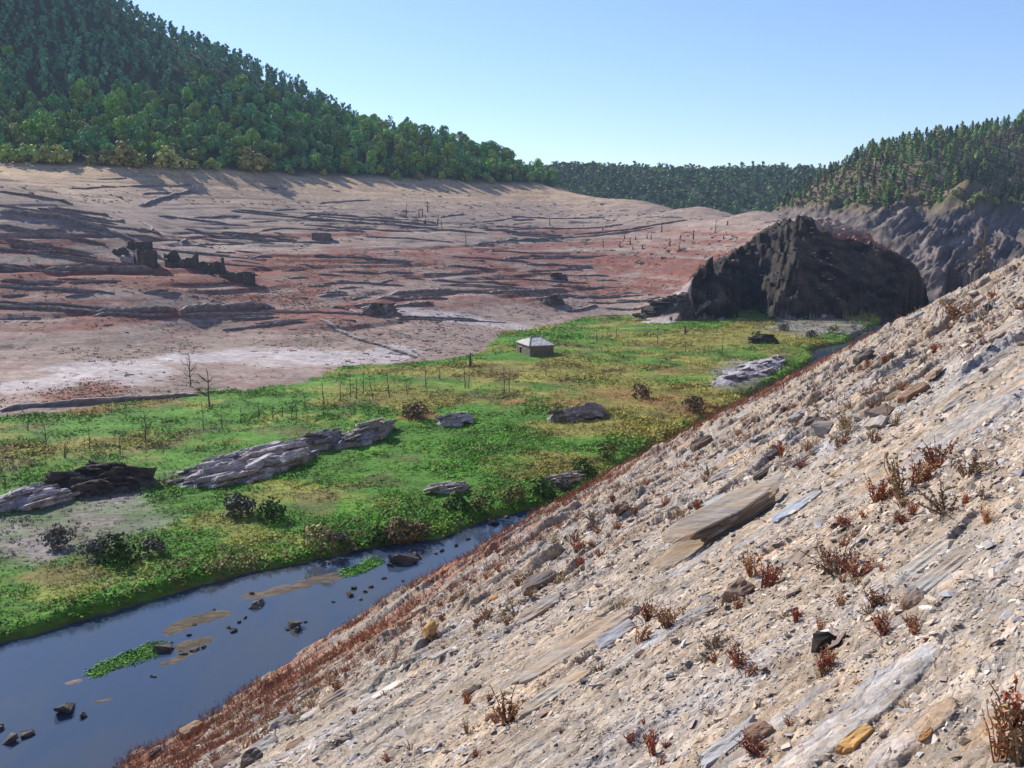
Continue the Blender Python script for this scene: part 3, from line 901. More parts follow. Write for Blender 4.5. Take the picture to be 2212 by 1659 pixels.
# ---- right hill: pines, thinner, with bare ground between
x, y, rng = jitter_grid(120, 460, 370, 700, 5.6, 7)
z, plain, zc, zr, zf, d, u, s = valley_h(x, y, True)
dn = fbm(x / 22, y / 22, 411, 3)
P = np.stack([x, y, z], -1); px, py, dz = proj(P + [0, 0, 3])
gully = (np.abs(px - 1000) < 42) & (py > 166) & (py < 216)
keep = (zr >= np.maximum(zc, zf)) & (z > 6.0 + 3 * fbm(x / 10, y / 10, 413, 2)) & ((dn > -.36) | (py < 150) | gully) & (px > 700) & (px < 1090)
P = P[keep]; gl = gully[keep]; vis = visible(P + [0, 0, 6]); P = P[vis]; gl = gl[vis]
px, py, dz = proj(P + [0, 0, 3]); n = len(P)
sc = rng.uniform(.5, 1.0, n) * np.where(P[:, 2] > 30, 1.0, .85)
inf = (px > 0) & (px < 1024)
order = np.argsort(-np.where(inf, sc / dz, -1)); single = np.zeros(n, bool); single[order[:290]] = True
PL = ['dark green pine on the scrubby right hill', 'fresh green pine on the scrubby right hill', 'narrow blackish pine on the scrubby right hill', 'broad yellowish pine on the scrubby right hill']
for i in np.where(single)[0]:
    v = 2 if gl[i] else int(rng.integers(0, 4))
    plant_tree('pine_tree', PNM[v], P[i], sc[i], rng.uniform(0, 6.28), PL[v], 'tree', 'pines scattered over the right hill', rng.uniform(.85, 1.25))
rest = np.where(~single)[0]
if len(rest):
    acc = [scatter(LOW_PN[v], P[rest[rest % 3 == v]], sc[rest[rest % 3 == v]], rng.uniform(0, 6, (rest % 3 == v).sum()), rng.uniform(.7, 1.3, ((rest % 3 == v).sum(), 1)) * np.ones(3)) for v in range(3)]
    tag(link('pine_woods', merge(acc).mesh('pine_woods', M['leaf'])), kind='stuff')
for k, (X, Y, s_) in enumerate([(1795, 436, .7), (1830, 440, .8), (1862, 438, 1.0), (1885, 436, .9), (1905, 432, .9), (1925, 434, .7), (1960, 428, .8), (1990, 422, .7), (2062, 420, .7),
                                (2095, 440, .6), (2110, 428, .7), (2128, 436, 1.0), (2150, 440, .8), (2185, 438, .8), (2140, 395, .8), (2180, 400, .9), (2200, 380, .8)]):
    p = hitd(X, Y)
    plant_tree('shrub', BUM[k % 3], p, s_, k, 'round olive shrub above the bare rock of the right bank', 'shrub', 'round shrubs above the right bank rock')
# scrub between the pines
x, y, rng = jitter_grid(120, 440, 350, 640, 2.7, 8)
z, plain, zc, zr, zf, d, u, s = valley_h(x, y, True)
keep = (zr >= np.maximum(zc, zf)) & (z > 8 + 4 * fbm(x / 8, y / 8, 415, 2)) & (fbm(x / 9, y / 9, 417, 3) > -.15)
P = np.stack([x, y, z], -1)[keep]; px, py, dz = proj(P); k2 = (px > 740) & (px < 1060); P = P[k2]; P = P[visible(P + [0, 0, 2])]
t = broadleaf_crown(270, H=1.3, Rr=.95, lobes=3, per=9, size=.55, base=(1, 1, 1), low=.1).arrays()
tn = rng.uniform(.6, 1.4, (len(P), 1)) * np.where(rng.uniform(0, 1, (len(P), 1)) > .55, np.array([[.09, .095, .04]]), np.array([[.13, .09, .055]]))
V, F, C = scatter(t, P, rng.uniform(.5, 1.3, len(P)), rng.uniform(0, 6, len(P)), tn)
tag(link('scrub', mesh_np('scrub', V, F, C, False, M['leaf'])), kind='stuff')

# ---- far wooded ridge
x, y, rng = jitter_grid(-40, 420, 560, 930, 6.6, 9)
z, plain, zc, zr, zf, d, u, s = valley_h(x, y, True)
P = np.stack([x, y, z], -1)[zf >= np.maximum(zc, zr)]
P = P[visible(P + [0, 0, 9])]
acc = []
far_t = [broadleaf_crown(280 + i, H=7.5, Rr=3.4, lobes=6, per=16, size=1.3, base=[(.075, .125, .05), (.10, .14, .05)][i]).arrays() for i in range(2)] + [tall_crown(285, H=9, per=9, lobes=6, size=1.3, base=(.07, .12, .055)).arrays()]
for v in range(3):
    ii = np.arange(len(P)) % 3 == v
    tint = rng.uniform(.6, 1.7, (ii.sum(), 1)) * np.array([1, 1, 1.0])
    acc.append(scatter(far_t[v], P[ii], rng.uniform(.5, 1.3, ii.sum()), rng.uniform(0, 6, ii.sum()), tint))
tag(link('far_forest', merge(acc).mesh('far_forest', M['leaf'])), kind='stuff')

# ---- meadow herbs
def tuft(seed, n, H, Rr, size, blades=0):
    rng = np.random.default_rng(seed)
    a = Acc()
    d = rng.normal(0, 1, (n, 3)); d[:, 2] = np.abs(d[:, 2]) * .8; d /= np.linalg.norm(d, axis=1)[:, None]
    P = d * np.array([Rr, Rr, H]) * rng.uniform(.5, 1.05, (n, 1)) + [0, 0, .02]
    V, Q = cards(rng, P, d * .7 + [-.35, .3, 1.1], size, .35)
    a.add(V, Q, None, np.repeat(rng.uniform(.7, 1.35, n), 4)[:, None] * np.ones(3))
    for k in range(blades):
        an = rng.uniform(0, 6.28); r0 = rng.uniform(0, Rr * .6); h = H * rng.uniform(1.0, 1.9); w = .03
        b0 = np.array([r0 * math.cos(an), r0 * math.sin(an), 0]); t = np.array([-math.sin(an), math.cos(an), 0]) * w
        tip = b0 + [math.cos(an) * h * .3, math.sin(an) * h * .3, h]
        a.add([b0 - t, b0 + t, tip], None, [[0, 1, 2]], (1.1, 1.05, .9))
    return a.arrays()
TF = [tuft(300 + i, [8, 7, 9, 7][i], [.30, .42, .26, .36][i], [.46, .38, .52, .36][i], [.25, .23, .26, .22][i], [2, 4, 1, 3][i]) for i in range(4)]
TFLOW = tuft(310, 8, .22, .5, .2, 0)
rng = np.random.default_rng(21)
N0 = 400000
ang = rng.uniform(-.66, .62, N0); rr = np.exp(rng.uniform(math.log(36), math.log(262), N0))
x = rr * np.sin(ang); y = rr * np.cos(ang)
z, plain, zc, zr, zf, d, u, s = valley_h(x, y, True)
edgen = fbm(x / 4, y / 4, 231, 3)
ok = ((plain >= np.maximum(zc, zr)) | (zc - plain < .35 * edgen - .1)) & (s > bank_s(u) + .2) & (z > Z_W + .1)
sand = pm(SAND, x, y, 213)
mc, ol, br, ba = meadow_colour(x, y)
lush = fbm(x / 7, y / 7, 421, 3) + .5 * fbm(x / 2.2, y / 2.2, 422, 2)
prob = .38 + .28 * lush
prob = np.where(ba > .35, prob * .3, prob) * (1 - .97 * np.clip(sand * 1.3, 0, 1))
ok &= rng.uniform(0, 1, N0) < prob
P = np.stack([x, y, z - .04], -1)[ok]; mc = mc[ok]; ol = ol[ok]; lush = lush[ok]; br = br[ok]; ba = ba[ok]; r = rr[ok]
n = len(P)
near_bank = np.exp(-((s - bank_s(u))[ok] / 4) ** 2)
S0 = np.clip(.55 + .45 * lush + .25 * near_bank, .3, 1.4) * rng.uniform(.6, 1.35, n) * np.clip((r / 90) ** .35, .75, 1.35)
tint = mc * rng.uniform(.85, 1.55, (n, 1)) * np.stack([rng.uniform(.8, 1.3, n), np.ones(n), rng.uniform(.7, 1.3, n)], -1)
odd = rng.uniform(0, 1, n)
tint = np.where((odd < .05)[:, None], np.array([.24, .20, .08]) * rng.uniform(.7, 1.2, (n, 1)), tint)
tint = np.where((odd > .965)[:, None], np.array([.17, .08, .04]), tint)
tint = np.where((ba > .45)[:, None] & (odd < .7)[:, None], np.array([.17, .15, .14]) * rng.uniform(.5, 1.2, (n, 1)), tint)
acc = []
kindv = rng.integers(0, 4, n)
for v in range(4):
    ii = kindv == v
    acc.append(scatter(TF[v], P[ii], S0[ii], rng.uniform(0, 6.28, ii.sum()), tint[ii]))
tag(link('meadow_grass', merge(acc).mesh('meadow_grass', M['herb'])), kind='stuff')
print('meadow tufts', n)

# dry herbs dotted over the lower fields of the far slope
N0 = 90000
ang = rng.uniform(-.62, .28, N0); rr = np.exp(rng.uniform(math.log(105), math.log(300), N0))
x = rr * np.sin(ang); y = rr * np.cos(ang)
z, plain, zc, zr, zf, d, u, s = valley_h(x, y, True)
dn = fbm(x / 8, y / 8, 451, 3); rd = pm(RED, x, y, 211); sd = pm(SAND, x, y, 213)
ok = (zc > plain + .1) & (zc >= zr) & (z < -5) & (rng.uniform(0, 1, N0) < np.clip(.06 + .5 * dn + .55 * rd, .02, .9) * (1 - .75 * sd) * (1 - .6 * sstep(-14, -8, z)))
P = np.stack([x, y, z - .03], -1)[ok]; n = len(P)
pal = np.array([[.30, .09, .05], [.22, .08, .05], [.17, .10, .07], [.14, .13, .04], [.28, .16, .09]])
tint = pal[rng.integers(0, 5, n)] * rng.uniform(.7, 1.3, (n, 1))
V, F, C = scatter(TFLOW, P, rng.uniform(.35, 1.0, n), rng.uniform(0, 6.28, n), tint)
tag(link('dry_herbs', mesh_np('dry_herbs', V, F, C, False, M['herb'])), kind='stuff')
print('dry herbs', n)

# bushes on the river bank (survey sheet x, base y, scale, kind)
BK = [broadleaf_crown(320 + i, H=1.5, Rr=1.25, lobes=9, per=40, size=.24, base=b, low=.08) for i, b in enumerate([(.23, .22, .085), (.17, .11, .06), (.05, .10, .02), (.12, .12, .10), (.10, .13, .03)])]
BKM = [(b.mesh('crown', M['herb']), trunk_acc(1.0, .04, 330 + i, 3).mesh('trunk', M['bark'])) for i, b in enumerate(BK)]
for X, Y, s_, v, lab in [(690, 1186, 1.45, 0, 'pale olive domed bush overhanging the river bank'), (735, 1172, .8, 3, 'small greyish bush behind the pale domed bush'),
                         (862, 1168, 1.35, 1, 'rusty brown bush on the undercut bank'), (905, 1158, 1.0, 1, 'brown scraggy bush touching the rusty one on its right'),
                         (820, 1172, .9, 2, 'deep green bush left of the rusty brown bush'), (985, 1100, 1.2, 2, 'deep green bush on the bank where the river narrows'),
                         (1040, 1105, 1.1, 4, 'green bush drooping into the shaded water'), (1110, 1085, 1.2, 4, 'olive green bush over the dark bank'),
                         (1170, 1070, 1.2, 2, 'dark bush near the last bend of the river'), (1215, 1060, 1.0, 3, 'greyish bush among stones at the last bend'),
                         (1265, 1030, 1.3, 2, 'dark green bush at the hidden end of the river'), (1310, 990, 1.3, 4, 'olive bush beside the gravelly slope'),
                         (260, 1215, 1.5, 2, 'large dark bush on the shaded bank at left'), (215, 1205, 1.2, 3, 'grey twiggy bush left of the large dark bush'),
                         (330, 1200, 1.1, 3, 'grey leafless bush right of the large dark bush'), (515, 1115, 1.5, 3, 'grey leafless bush in the middle of the green meadow'),
                         (590, 1120, 1.3, 2, 'deep green bush near the leafless grey one'), (120, 1180, 1.2, 3, 'grey dry bush on the bare patch at left'),
                         (1500, 890, 1.6, 1, 'brown bush among rusty herbs in the meadow'), (900, 905, 1.6, 1, 'brown tangled bush on a knoll above the rocks'),
                         (890, 900, 1.2, 2, 'dark green bush crowning the tangled knoll'), (1385, 860, 1.5, 1, 'reddish brown bush in the olive part of the meadow'),
                         (1640, 738, 1.6, 2, 'very dark bush in the marsh near the cliff'), (1750, 730, 1.4, 3, 'grey marsh bush beside pale water'),
                         (1800, 720, 1.4, 0, 'pale olive marsh bush beside the hillside'), (1690, 715, 1.4, 3, 'grey twiggy bush in the middle of the marsh')]:
    plant_tree('bush', BKM[v], hitd(X, Y), s_ * .75, X * .1, lab, 'bush')
# ------------------------------------------------------------------ rocks on the near hillside
NN = Vector((K_NEAR * DSV[0], K_NEAR * DSV[1], 1)).normalized()
NU = Vector((BD[0], BD[1], -K_NEAR * float(BD @ DSV))).normalized(); NS = NN.cross(NU)

def slab_piece(rng, L, W, T, npt=9, taper=.9, wob=.12, C=(.4, .37, .34), rows=3):
    """an angular plate: jagged outline, split edges, slightly uneven faces; local x along the bed, y downslope, z out"""
    th = np.sort(np.linspace(0, 2 * math.pi, npt, endpoint=False) + rng.uniform(-.28, .28, npt))
    pw = .62
    ox = np.sign(np.cos(th)) * np.abs(np.cos(th)) ** pw * (1 + rng.normal(0, wob, npt)) * L / 2
    oy = np.sign(np.sin(th)) * np.abs(np.sin(th)) ** pw * (1 + rng.normal(0, wob, npt)) * W / 2
    # subdivide the outline so edges can be chipped
    k = 4
    t = np.arange(npt * k) / k; i0 = t.astype(int) % npt; i1 = (i0 + 1) % npt; f = t - t.astype(int)
    X = ox[i0] * (1 - f) + ox[i1] * f; Y = oy[i0] * (1 - f) + oy[i1] * f
    m = npt * k
    rings = []
    zs = np.linspace(-T / 2, T / 2, rows + 1)
    for j, z in enumerate(zs):
        # each thin bed breaks at its own line
        g = 1 + rng.normal(0, .018, m) + rng.normal(0, .035)
        g = g * (taper + (1 - taper) * (1 - j / rows)) if j == rows else g
        rings.append(np.stack([X * g, Y * g + rng.normal(0, .01 * W, m), np.full(m, z) + rng.normal(0, T * .05, m)], -1))
    top = rings[-1]
    k1, k2 = rng.uniform(0, 50, 2)
    def relief(R): return T / 2 + T * .22 * (vnoise(R[:, 0] / L * 3.5 + k1, R[:, 1] / W * 6 + k2, 5) - .5)
    top[:, 2] = relief(top)
    inner = []
    for q in (.9, .7, .45, .2):
        R = top * np.array([q, q, 1]); R[:, 2] = relief(R) + T * .02
        inner.append(R)
    allr = rings + inner
    V = np.concatenate(allr + [np.array([[0, 0, T / 2 + T * .03]])])
    Q = []
    for j in range(len(allr) - 1):
        a = np.arange(m); b = (a + 1) % m
        Q.append(np.stack([j * m + a, j * m + b, (j + 1) * m + b, (j + 1) * m + a], -1))
    a = np.arange(m); b = (a + 1) % m; base = (len(allr) - 1) * m
    Tt = np.stack([base + a, base + b, np.full(m, len(V) - 1)], -1)
    Tb = np.stack([b, a, np.zeros(m, int)], -1)[1:-1]
    Cc = np.tile(np.array(C, float), (len(V), 1))
    Cc[:m * rows] *= rng.uniform(.72, 1.02, (m * rows, 1)) * np.array([1.05, .97, .88])
    return V, np.concatenate(Q), np.concatenate([Tt, Tb]), Cc

def block_piece(rng, L, W, T, C=(.38, .35, .33)):
    """a chunky angular boulder from the hull of scattered points"""
    bm = bmesh.new()
    for i in range(15):
        p = rng.uniform(-1, 1, 3); p /= max(np.abs(p)) ** .75 + 1e-6
        bm.verts.new((p[0] * L / 2, p[1] * W / 2, p[2] * T / 2))
    r = bmesh.ops.convex_hull(bm, input=bm.verts)
    bmesh.ops.delete(bm, geom=[g for g in r['geom_interior'] if isinstance(g, bmesh.types.BMVert)], context='VERTS')
    bmesh.ops.subdivide_edges(bm, edges=bm.edges[:], cuts=2, use_grid_fill=True)
    bmesh.ops.triangulate(bm, faces=bm.faces[:])
    bm.verts.index_update()
    V = np.array([v.co[:] for v in bm.verts]); T_ = np.array([[v.index for v in f.verts] for f in bm.faces])
    bm.free()
    V = V + rng.normal(0, .022, V.shape) * min(L, W, T)
    Cc = np.tile(np.array(C, float), (len(V), 1)) * rng.uniform(.85, 1.12, (len(V), 1))
    return V, None, T_, Cc

def rotx(V, a):
    c, s = math.cos(a), math.sin(a)
    return V @ np.array([[1, 0, 0], [0, c, s], [0, -s, c]])

def rotz(V, a):
    c, s = math.cos(a), math.sin(a)
    return V @ np.array([[c, s, 0], [-s, c, 0], [0, 0, 1]])

SLOPE_M = Matrix((NU, NS, NN)).transposed()
def place_slope(o, p, lift=0.0, yaw=0.0, roll=0.0, scale=1.0):
    """beds along x, downslope y"""
    m = SLOPE_M @ Matrix.Rotation(yaw, 3, 'Z') @ Matrix.Rotation(roll, 3, 'X')
    o.matrix_world = Matrix.Translation(Vector(p) + NN * lift) @ m.to_4x4() @ Matrix.Diagonal((scale, scale, scale, 1))

TONE = {'pale': (.45, .395, .345), 'grey': (.35, .33, .33), 'blue': (.40, .41, .44), 'tan': (.44, .36, .28), 'orange': (.50, .30, .13), 'dark': (.17, .14, .125),
        'white': (.72, .70, .66), 'brown': (.28, .20, .15), 'black': (.035, .03, .028)}

def outcrop(seed, L, W, T, beds, tone='tan', roll=.3):
    rng = np.random.default_rng(seed)
    a = Acc()
    for i in range(beds):
        l = L * rng.uniform(.45, .9); w = W * rng.uniform(.55, 1.0); t = T / beds * rng.uniform(.8, 1.7)
        V, Q, Tt, C = slab_piece(rng, l, w, t, 10, C=np.array(TONE[tone]) * rng.uniform(.8, 1.15))
        V = rotz(V, rng.normal(0, .05))
        V = rotx(V, roll * rng.uniform(.8, 1.2))
        V = V + [rng.uniform(-.22, .22) * L * (1 - i / beds * .3), (i / beds - .5) * W * -.7, (i / beds - .4) * T]
        a.add(V, Q, Tt, C)
    return a

# (X, Y, length m, width m, thickness m, tone, roll, yaw, lift, kind, label)
ROCKS = [
 (1600, 1105, 0, 0, 0, 'tan', 0, 0, 0, 'big', 'largest layered rock outcrop standing out of the near hillside'),
 (1166, 1322, 1.15, .34, .16, 'pale', .62, .05, .08, 's', 'tilted slab whose underside forms a black hollow above the river'),
 (1172, 1264, .62, .40, .28, 'dark', .5, .2, .10, 's', 'blackish tilted rock just above the slab with the black hollow'),
 (1502, 1092, .34, .24, .14, 'dark', .5, 0, .05, 's', 'small dark triangular rock left of the bluish slab'),
 (1548, 1084, .72, .34, .10, 'blue', .35, 0, .08, 's', 'bluish flat slab leaning beside the largest outcrop'),
 (1344, 1102, .34, .20, .24, 'brown', .9, .6, .08, 's', 'small dark upright stone among rusty weeds by the river'),
 (1725, 1098, 1.05, .32, .14, 'blue', .35, .02, .05, 's', 'long blue grey slab with a dark broken end'),
 (1710, 1216, .62, .26, .12, 'tan', .55, .05, .05, 's', 'tan slab with a dark edge behind a clump of weeds'),
 (1598, 1288, .34, .30, .32, 'brown', .75, .3, .08, 's', 'squarish dark fronted block ringed by reddish weeds'),
 (2000, 1218, .92, .26, .13, 'tan', .6, .04, .06, 's', 'long tan slab with a brown side, upper of a parallel pair'),
 (2030, 1250, 1.15, .26, .13, 'tan', .5, .02, .04, 's', 'long tan ledge below the brown sided slab of the pair'),
 (1976, 1300, .26, .20, .16, 'brown', .7, .3, .04, 's', 'brown hollow end of a tan ledge'),
 (2002, 1318, .17, .10, .06, 'white', .2, 1.2, .03, 's', 'bright white stone fragment beside the tan ledges'),
 (2012, 1300, .20, .07, .05, 'pale', .2, 1.0, .05, 's', 'cream stone stick leaning over the bright white fragment'),
 (1782, 1396, .20, .17, .20, 'black', .4, .3, .06, 'b', 'charred looking black lump of rock on pale gravel'),
 (1585, 1612, .62, .20, .10, 'blue', .4, .0, .05, 's', 'smooth bluish slab near the bottom edge of the hillside'),
 (1645, 1588, .17, .15, .12, 'brown', .6, .0, .05, 's', 'square brown block at the upper end of the smooth bluish slab'),
 (1250, 1400, 1.6, .26, .12, 'tan', .45, .02, .02, 's', 'long thin ledge with a shaded grey hollow under it'),
 (1200, 1500, 1.1, .22, .10, 'tan', .5, .03, .02, 's', 'lower ledge of tan rock continuing the long thin one'),
 (1850, 1600, .34, .12, .10, 'orange', .5, 0, .02, 's', 'orange streaked ledge near the bottom right corner'),
 (1910, 896, .95, .85, .75, 'dark', .5, .2, .28, 'b', 'big dark boulder perched on the upper hillside'),
 (1870, 902, .75, .55, .6, 'pale', .3, .2, .2, 'b', 'pale rock leaning on the big dark boulder'),
 (1898, 920, .60, .30, .42, 'grey', 1.1, 1.2, .2, 's', 'grey upright slab below the big dark boulder'),
 (2152, 782, 2.2, .55, .3, 'grey', .7, .0, .1, 's', 'long slab with a straight dark cleft near the right edge'),
 (2072, 868, 1.5, .35, .22, 'grey', .6, .0, .05, 's', 'narrow slab with a dark edge right of the dark boulder'),
 (2172, 712, 2.6, .5, .3, 'pale', .6, .0, .05, 's', 'brownish ledge high on the right edge of the hillside'),
 (2120, 655, 2.2, .5, .45, 'dark', .6, .0, .1, 's', 'dark slanting ledge below the skyline of the hillside'),
 (1772, 862, .55, .42, .32, 'dark', .6, .1, .12, 'b', 'left one of two small dark rocks side by side'),
 (1793, 864, .55, .40, .3, 'dark', .6, .1, .12, 'b', 'right one of two small dark rocks side by side'),
 (1788, 797, 1.0, .5, .35, 'dark', .6, .1, .12, 's', 'dark wedge of rock on the skyline side of the hillside'),
 (1866, 774, 1.3, .6, .55, 'dark', .7, .1, .2, 's', 'dark jagged rock on the middle of the upper hillside'),
 (1780, 930, .9, .6, .5, 'grey', .6, .2, .18, 'b', 'cracked pale rock with a dark side near two small rocks'),
 (1726, 900, 1.0, .5, .35, 'grey', .5, .1, .12, 's', 'wedge shaped grey rock left of the cracked pale one'),
 (1750, 915, .6, .4, .5, 'dark', .8, .4, .15, 's', 'small dark splinter between two grey rocks'),
 (1745, 988, 1.5, .4, .22, 'grey', .75, .0, .1, 's', 'long ledge with a black edge across the middle of the hillside'),
 (1520, 962, .8, .4, .35, 'dark', .6, .1, .14, 's', 'dark hollowed rock at the rusty rim of the hillside'),
 (1850, 735, 1.4, .5, .4, 'brown', .6, .1, .1, 's', 'brown rock among stones below the marsh'),
 (2020, 810, 1.2, .8, .7, 'brown', .5, .1, .2, 'b', 'rust coloured boulder on the upper right of the hillside'),
 (1975, 850, 1.3, .7, .4, 'brown', .4, .1, .12, 's', 'low ochre rock below the rust coloured boulder'),
 (1668, 983, .8, .3, .2, 'dark', .7, 0, .06, 's', 'thin dark ledge left of the long black edged ledge'),
 (932, 1368, .30, .22, .42, 'orange', .9, 1.4, .12, 'b', 'bright orange upright stone above the river'),
 (1066, 1296, .30, .26, .16, 'orange', .3, .3, .06, 'b', 'pale orange lump of stone above the orange upright one'),
 (905, 1322, .42, .26, .16, 'pale', .35, .2, .06, 's', 'pale angular stone at the river edge of the slope'),
 (670, 1545, .52, .26, .08, 'pale', .4, .1, .06, 's', 'pale oval slab near the bottom of the slope'),
 (722, 1515, .8, .34, .22, 'brown', .7, .1, .08, 's', 'brown overhang with a black hollow near the river'),
 (612, 1570, .62, .4, .20, 'grey', .9, .5, .08, 's', 'grey upright plate of slate near the bottom edge'),
 (570, 1615, .62, .3, .12, 'pale', .8, .4, .06, 's', 'pale split plate leaning at the bottom edge'),
 (545, 1648, .34, .26, .30, 'dark', .9, .4, .08, 's', 'dark wedge at the very bottom of the slope'),
 (640, 1610, .5, .3, .12, 'brown', .5, .1, .05, 's', 'rusty brown flat stone at the bottom of the slope'),
 (840, 1490, 1.1, .5, .08, 'white', .25, .05, .03, 's', 'bleached white slab lying flat in the scree'),
 (1020, 1495, .36, .14, .10, 'dark', .7, .0, .04, 's', 'small black edged ledge in pale scree'),
 (960, 1410, .6, .14, .06, 'blue', .4, .0, .04, 's', 'thin bluish plate among rusty weeds'),
 (880, 1440, .24, .2, .2, 'dark', .4, .3, .08, 'b', 'round dark stone beside a patch of rusty weeds'),
 (2140, 1180, .2, .13, .1, 'pale', .3, .8, .04, 'b', 'creamy stone at the right edge beside a white chip'),
 (2118, 1188, .10, .08, .07, 'white', .3, .8, .03, 'b', 'white quartz chip at the right edge'),
 (1330, 1375, .9, .4, .2, 'grey', .55, .0, .02, 's', 'weedy grey ledge in the middle of the near slope'),
 (2000, 1590, .34, .14, .1, 'orange', .6, 0, .03, 's', 'orange edged stone beside blue grey rock'),
 (2085, 1605, .16, .1, .1, 'dark', .6, 0, .03, 'b', 'dark stone at the bottom right by dry weeds'),
 (1560, 1030, .9, .3, .2, 'grey', .6, 0, .06, 's', 'grey ledge with a rusty crust above the bluish slab'),
 (1655, 1020, .8, .2, .16, 'dark', .7, 0, .05, 's', 'dark rib of rock above the largest outcrop'),
]
NEAR_ROCK_XY = []
ROCK_LEN = [260, 120, 75, 28, 60, 35, 130, 85, 50, 150, 190, 50, 35, 45, 55, 170, 50, 330, 220, 90, 55, 45, 45, 70, 80, 100, 70, 22, 22, 22, 45, 55, 40, 25, 80, 50, 45, 50, 60, 50, 40, 30, 35, 45, 70, 70, 70, 45, 45, 80, 45, 60, 22, 40, 20, 110, 40, 25, 60, 60]      # apparent lengths on the survey sheet
def bed_len(p, Lpx, yaw=0.0):
    d = np.array(NU) * math.cos(yaw) + np.array(NS) * math.sin(yaw)
    a, b, _ = proj(np.asarray(p)); a2, b2, _ = proj(np.asarray(p) + d * .2)
    return Lpx * DS / (math.hypot(a2 - a, b2 - b) / .2)
for k, (X, Y, L, W, T, tone, roll, yaw, lift, kd, lab) in enumerate(ROCKS):
    p = near_hit(X, Y)
    rng = np.random.default_rng(500 + k)
    Lm = bed_len(p, ROCK_LEN[k], yaw)
    if kd != 'big':
        iso = ROCK_LEN[k] * DS / ppm(p); f = iso / L
        W, T, lift, L = W * f, T * f * .8, lift * f * .45, (iso if kd == 'b' else min(Lm, 1.7 * iso))
    if kd == 'big':
        p = near_hit(1588, 1137); L = bed_len(p, 285)
        o = link('rock_outcrop', outcrop(901, L, L * .20, L * .17, 16, 'pale', .66).mesh('rock_outcrop', M['rock']))
        place_slope(o, p, L * .05, 0, 0)
        tag(o, lab, 'rock')
    else:
        a = Acc()
        V, Q, Tt, C = slab_piece(rng, L, W, T, 9, C=TONE[tone]) if kd == 's' else block_piece(rng, L, W, T, TONE[tone])
        a.add(V, Q, Tt, C)
        if kd == 's' and L > .8:            # a second, thinner bed under it
            V, Q, Tt, C = slab_piece(rng, L * .8, W * .9, T * .7, 9, C=np.array(TONE[tone]) * .85); a.add(V + [L * .08, W * .1, -T * .9], Q, Tt, C)
        o = link('rock', a.mesh('rock', M['rock'])); place_slope(o, p, lift, yaw, roll)
        tag(o, lab, 'rock')
    NEAR_ROCK_XY.append((p[0], p[1], L))

# smaller slabs: a few shapes, copied
SLM = []
for i in range(9):
    rng = np.random.default_rng(600 + i); a = Acc()
    tone = ['pale', 'grey', 'blue', 'tan', 'pale', 'brown', 'grey', 'tan', 'dark'][i]
    V, Q, Tt, C = slab_piece(rng, 1.0, [.4, .55, .35, .5, .7, .6, .3, .45, .6][i], [.12, .16, .1, .14, .2, .3, .16, .1, .34][i], 8, C=TONE[tone]); a.add(V, Q, Tt, C)
    SLM.append((a.mesh('rock_slab', M['rock']), tone))
rng = np.random.default_rng(31)
cnt = 0
GS = 'loose slabs scattered over the near hillside'
while cnt < 285:
    ang = rng.uniform(-.52, .53); r_ = math.exp(rng.uniform(math.log(3.2), math.log(85)) if cnt < 130 else rng.uniform(math.log(10), math.log(85)))
    x, y = r_ * math.sin(ang), r_ * math.cos(ang)
    u, s = us(x, y)
    if s > 33 or s < -6: continue
    if min((x - a) ** 2 + (y - b) ** 2 - (.55 * l) ** 2 for a, b, l in NEAR_ROCK_XY) < 0: continue
    if float(slab_mask(np.array([x]), np.array([y]))[0]) > .3: continue
    z = float(near_h(np.array([x]), np.array([y]))[0])
    px, py, _ = proj(np.array([x, y, z]))
    if not (0 < px < 1024 and py < 765): continue
    v = int(rng.integers(0, 9))
    if r_ < 14 and v in (5, 8) and rng.uniform() < .6: continue
    o = link('rock_slab', SLM[v][0])
    size = np.clip(r_ * math.exp(rng.normal(-4.35, .38)), .04, 1.1)
    place_slope(o, (x, y, z), .02 * size, rng.normal(.05, .2), rng.uniform(.35, .85), size)
    dist = 'close to the camera end of the slope' if r_ < 8 else ('half way along the slope' if r_ < 25 else 'on the far upper slope')
    tag(o, {'pale': 'pale', 'grey': 'grey', 'blue': 'bluish', 'tan': 'tan', 'brown': 'brown', 'dark': 'blackish'}[SLM[v][1]] + ' loose slab of slate ' + dist, 'rock', GS)
    cnt += 1

# gravel
def pebble(seed):
    rng = np.random.default_rng(seed)
    V, Q, Tt, C = block_piece_low(rng)
    return V, [Tt], C
def block_piece_low(rng):
    bm = bmesh.new()
    for i in range(7):
        p = rng.uniform(-1, 1, 3); p /= max(np.abs(p)) ** .8 + 1e-6
        bm.verts.new((p[0] * .5, p[1] * .34, p[2] * .13))
    r = bmesh.ops.convex_hull(bm, input=bm.verts)
    bmesh.ops.delete(bm, geom=[g for g in r['geom_interior'] if isinstance(g, bmesh.types.BMVert)], context='VERTS')
    bmesh.ops.triangulate(bm, faces=bm.faces[:]); bm.verts.index_update()
    V = np.array([v.co[:] for v in bm.verts]); T_ = np.array([[v.index for v in f.verts] for f in bm.faces]); bm.free()
    return V, None, T_, np.ones((len(V), 3))
PB = [pebble(700 + i) for i in range(8)]
rng = np.random.default_rng(41)
N0 = 260000
ang = rng.uniform(-.66, .62, N0); rr = np.exp(rng.uniform(math.log(1.6), math.log(60), N0))
x = rr * np.sin(ang); y = rr * np.cos(ang); u, s = us(x, y)
bu, bs = bed_us(x, y)
patchy = fbm(bu / 2.2, bs / 1.1, 431, 3) + .6 * fbm(bu / .7, bs / .4, 433, 2)
sm = slab_mask(x, y)
